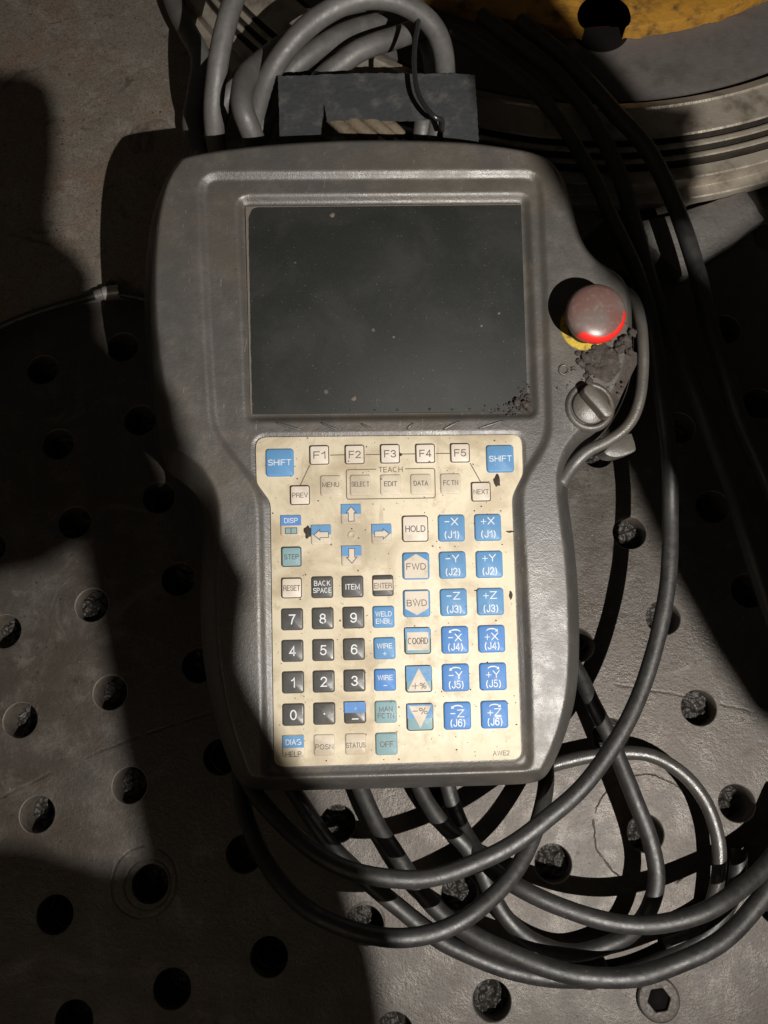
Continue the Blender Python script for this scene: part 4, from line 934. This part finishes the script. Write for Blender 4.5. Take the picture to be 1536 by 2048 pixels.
# ------------------------------------------------------------------ heaps of grinding dust
def heap(name, label, cx, cy, rx, ry, h, base, seed, clods, rot=0.0):
    rng = random.Random(seed); V = []; F = []; n = 84
    for a in range(n + 1):
        for b in range(n + 1):
            x = (a / n - .5) * 2; y = (b / n - .5) * 2; d = math.hypot(x, y)
            p = Vector((x * 2 + seed, y * 2, seed))
            edge = min(.96, .72 + .34 * noise.noise(p * .9))
            k = max(0.0, 1 - (d / edge) ** 2)
            z = base - .5 + h * k ** .7 * (.8 + .5 * noise.noise(p * 1.4)) + (.5 * noise.noise(p * 4) + .45 * abs(noise.noise(p * 9)) + .3 * noise.noise(p * 19)) * min(1, k * 4)
            xx, yy = x * rx, y * ry
            V.append((cx + xx * cos(rot) - yy * sin(rot), cy + xx * sin(rot) + yy * cos(rot), z if k > 0 else base - 1.5))
    for a in range(n):
        for b in range(n):
            i0 = a * (n + 1) + b; F.append((i0, i0 + n + 1, i0 + n + 2, i0 + 1))
    vf = [(V, F)]
    for q, (x, y, z, r) in enumerate(clods): vf.append(clod(rng, (x, y, z), r, seed + q * 3.7))
    V, F = join(*vf); me = mesh(name, V, F); o = link(name, me, M['dust']); o.matrix_world = pen.matrix_world.copy()
    return tag(o, label, 'dust', kind='stuff')
heap('dust_heap', 'dark heap of grinding dust between the red button and the mode switch', 107.0, 69.9, 15, 12.5, 3.2, 1.0, 3, [(98.2,71.8,2.6,2.6),(100.5,66.5,2.2,2.4),(99.3,60.5,2.0,2.0),(117.2,79.6,3.4,2.7),(114.7,76.1,3.0,2.2),(118.9,75.0,2.6,2.0),(97.1,74.2,2.8,0.9),(97.7,70.7,2.3,1.1),(94.8,74.4,1.7,1.6),(97.1,67.6,2.4,0.7),(97.4,68.6,2.6,0.5),(99.3,67.2,1.9,1.2),(97.2,70.2,2.7,0.9),(98.2,64.2,2.6,0.5),(99.8,71.0,2.5,0.6),(100.3,71.5,2.6,0.5),(96.7,68.6,1.8,1.4),(98.9,69.6,2.4,0.5),(96.5,72.2,2.3,0.5),(95.3,70.2,2.3,1.3),(102.8,68.4,1.8,1.1),(97.4,70.7,2.7,1.1),(116.5,78.0,2.8,0.6),(118.3,78.2,3.3,0.5),(119.1,78.7,2.9,1.6),(116.9,79.0,3.4,0.8),(117.0,78.2,3.8,1.3),(114.5,74.6,3.4,0.5),(119.8,79.3,3.0,0.6),(117.2,76.9,2.9,0.6),(118.5,77.9,2.6,1.1),(114.2,78.5,2.6,1.8),(118.2,80.4,3.1,0.9),(117.3,78.1,3.2,0.5),(119.2,74.4,3.8,1.4),(117.1,79.0,3.1,1.0),(118.0,79.6,3.1,0.5),(121.4,83.7,3.0,1.8),(116.5,80.9,3.0,0.8),(118.0,75.6,3.5,0.7),(97.9,63.4,1.7,1.1),(98.7,58.3,2.1,0.4),(100.2,65.0,2.1,0.5),(99.5,63.5,2.1,0.7),(96.0,61.4,2.1,0.4),(102.0,62.6,2.0,0.5),(98.0,62.1,2.1,0.4),(100.6,64.2,2.2,0.5),(102.9,78.7,3.0,0.5),(110.2,80.0,2.9,0.5),(110.2,75.4,2.8,1.3),(110.7,81.2,2.8,0.4),(105.5,79.9,2.5,0.8),(102.0,76.9,2.7,0.9),(107.1,79.1,2.9,0.7),(108.0,71.2,2.8,0.4),(104.6,78.9,2.6,0.4),(106.4,73.3,2.5,0.6),(107.1,72.4,2.5,0.5),(102.7,71.1,2.8,0.6),(110.8,58.8,1.8,0.3),(108.9,57.7,1.9,0.3),(115.9,57.5,1.6,0.4),(107.7,54.3,2.0,0.4),(104.3,55.3,1.9,0.6),(113.7,54.6,1.8,0.4),(116.0,59.7,1.6,0.8),(112.5,58.7,1.8,0.7),(113.8,54.4,2.0,0.5),(108.1,57.6,1.7,0.4),(83.8,57.5,1.9,0.5),(89.3,53.8,1.7,0.3),(85.9,54.5,1.7,0.2),(88.6,63.1,1.7,0.2),(88.5,57.6,1.8,0.3),(87.7,63.9,1.8,0.2),(90.3,60.7,1.5,0.4),(88.9,58.9,1.7,0.5)], -.5)
heap('dust_heap', 'crumbly dust piled in the lower right corner of the screen', 68.3, 50.9, 8, 6, 2.4, -2.6, 7, [(69.0,50.4,0.0,2.3),(64.9,52.1,-0.8,1.7),(70.5,48.6,-0.6,1.9),(64.0,53.3,-1.6,0.8),(65.6,49.0,-1.4,1.0),(64.3,51.7,-1.3,0.5),(66.0,51.6,-1.5,1.0),(70.0,53.2,-1.2,0.6),(66.8,53.3,-1.2,0.4),(64.9,52.8,-0.8,0.9),(63.4,48.9,-1.4,0.5),(66.7,51.8,-1.0,0.5),(64.9,50.6,-1.0,0.9),(67.7,49.5,-1.2,1.3),(65.8,50.3,-1.2,0.6),(67.6,50.6,-0.9,1.1),(66.1,51.6,-1.0,1.1),(69.6,51.4,-2.0,1.4),(66.7,48.4,-0.7,1.2),(67.3,49.9,-0.8,0.9),(65.0,52.6,-1.4,0.4),(67.3,51.0,-1.3,0.8),(68.7,50.3,-1.1,0.4),(67.8,49.7,-1.5,1.2),(61.9,51.0,-1.3,0.8),(60.1,51.2,-1.8,0.4),(62.8,51.4,-1.8,0.5),(58.9,50.5,-1.7,0.4),(61.5,48.8,-1.9,0.5),(61.8,46.8,-1.7,0.7),(60.0,50.9,-2.0,0.4),(60.6,45.5,-1.8,0.6),(60.6,50.5,-1.7,0.4),(63.4,45.6,-1.7,0.4),(64.6,46.0,-1.8,0.4),(62.3,47.6,-2.0,0.8),(58.9,47.4,-1.9,0.4),(63.0,46.8,-1.8,0.4),(56.5,48.3,-1.8,0.8),(49.7,50.3,-2.1,0.4),(54.8,48.1,-2.1,0.3),(49.2,48.1,-2.4,0.6),(55.9,50.6,-2.0,0.3),(54.3,47.6,-2.1,0.3),(49.4,45.2,-2.1,0.3),(52.9,47.0,-2.1,0.3),(52.6,48.4,-1.9,0.3),(56.6,49.8,-2.0,0.3),(54.3,48.8,-2.0,0.3),(68.5,62.0,-2.1,0.3),(70.2,60.1,-2.2,0.3),(70.5,60.4,-2.1,0.4),(68.8,58.2,-1.9,0.4),(69.3,58.3,-1.9,0.3),(66.4,58.9,-2.3,0.5),(69.6,61.4,-2.2,0.3),(70.8,60.3,-2.1,0.4),(71.6,59.0,-2.0,0.3),(70.5,55.0,-2.1,0.9),(70.4,54.8,-1.7,0.4),(69.8,55.0,-1.4,0.4),(68.3,55.3,-1.6,0.3),(69.3,54.7,-1.6,0.3),(67.7,56.7,-1.9,0.9),(68.2,55.5,-1.6,0.3),(68.2,56.6,-1.4,0.4),(67.4,54.5,-1.7,0.4),(23.2,48.8,-2.2,0.6),(7.6,48.9,-2.2,0.5),(34.0,48.7,-2.2,0.5),(-3.1,49.0,-2.2,0.4),(42.4,48.7,-2.2,0.5),(-15.0,49.1,-2.2,0.3),(-34.0,49.2,-2.2,0.3)], .6)


# ------------------------------------------------------------------ the work lamp out of view, with flaps added to cast the broad shadows
le = bpy.data.objects.new('work_lamp', None); col.objects.link(le); le.location = LAMP
tag(le, 'small unseen black lamp above the table with added flaps that cast the broad shadows', 'lamp')
V, F = lathe([(14, 8), (16, 26), (12, 48), (5, 56), (.01, 57)], 32); link('lamp_head', mesh('lamp_head', V, F), M['lampbody'], le)
V, F = tube([(0, 0, 54), (6, -30, 90), (30, -120, 130), (60, -260, 120)], 5, 12, 6); link('lamp_arm', mesh('lamp_arm', V, F), M['lampbody'], le)
for k, (z, pts) in enumerate(D['flaps']):  # added blockers, outlines shaped to throw the broad shadows
    V, F = prism(pts, z - .6, z + .6)
    V = [(x - D['light'][0], y - D['light'][1], zz - D['light'][2]) for x, y, zz in V]
    flat(link('shadow_blocker', mesh('shadow_blocker', V, F), M['lampbody'], le))
lo.parent = le; lo.matrix_parent_inverse = Matrix.Translation(-LAMP)
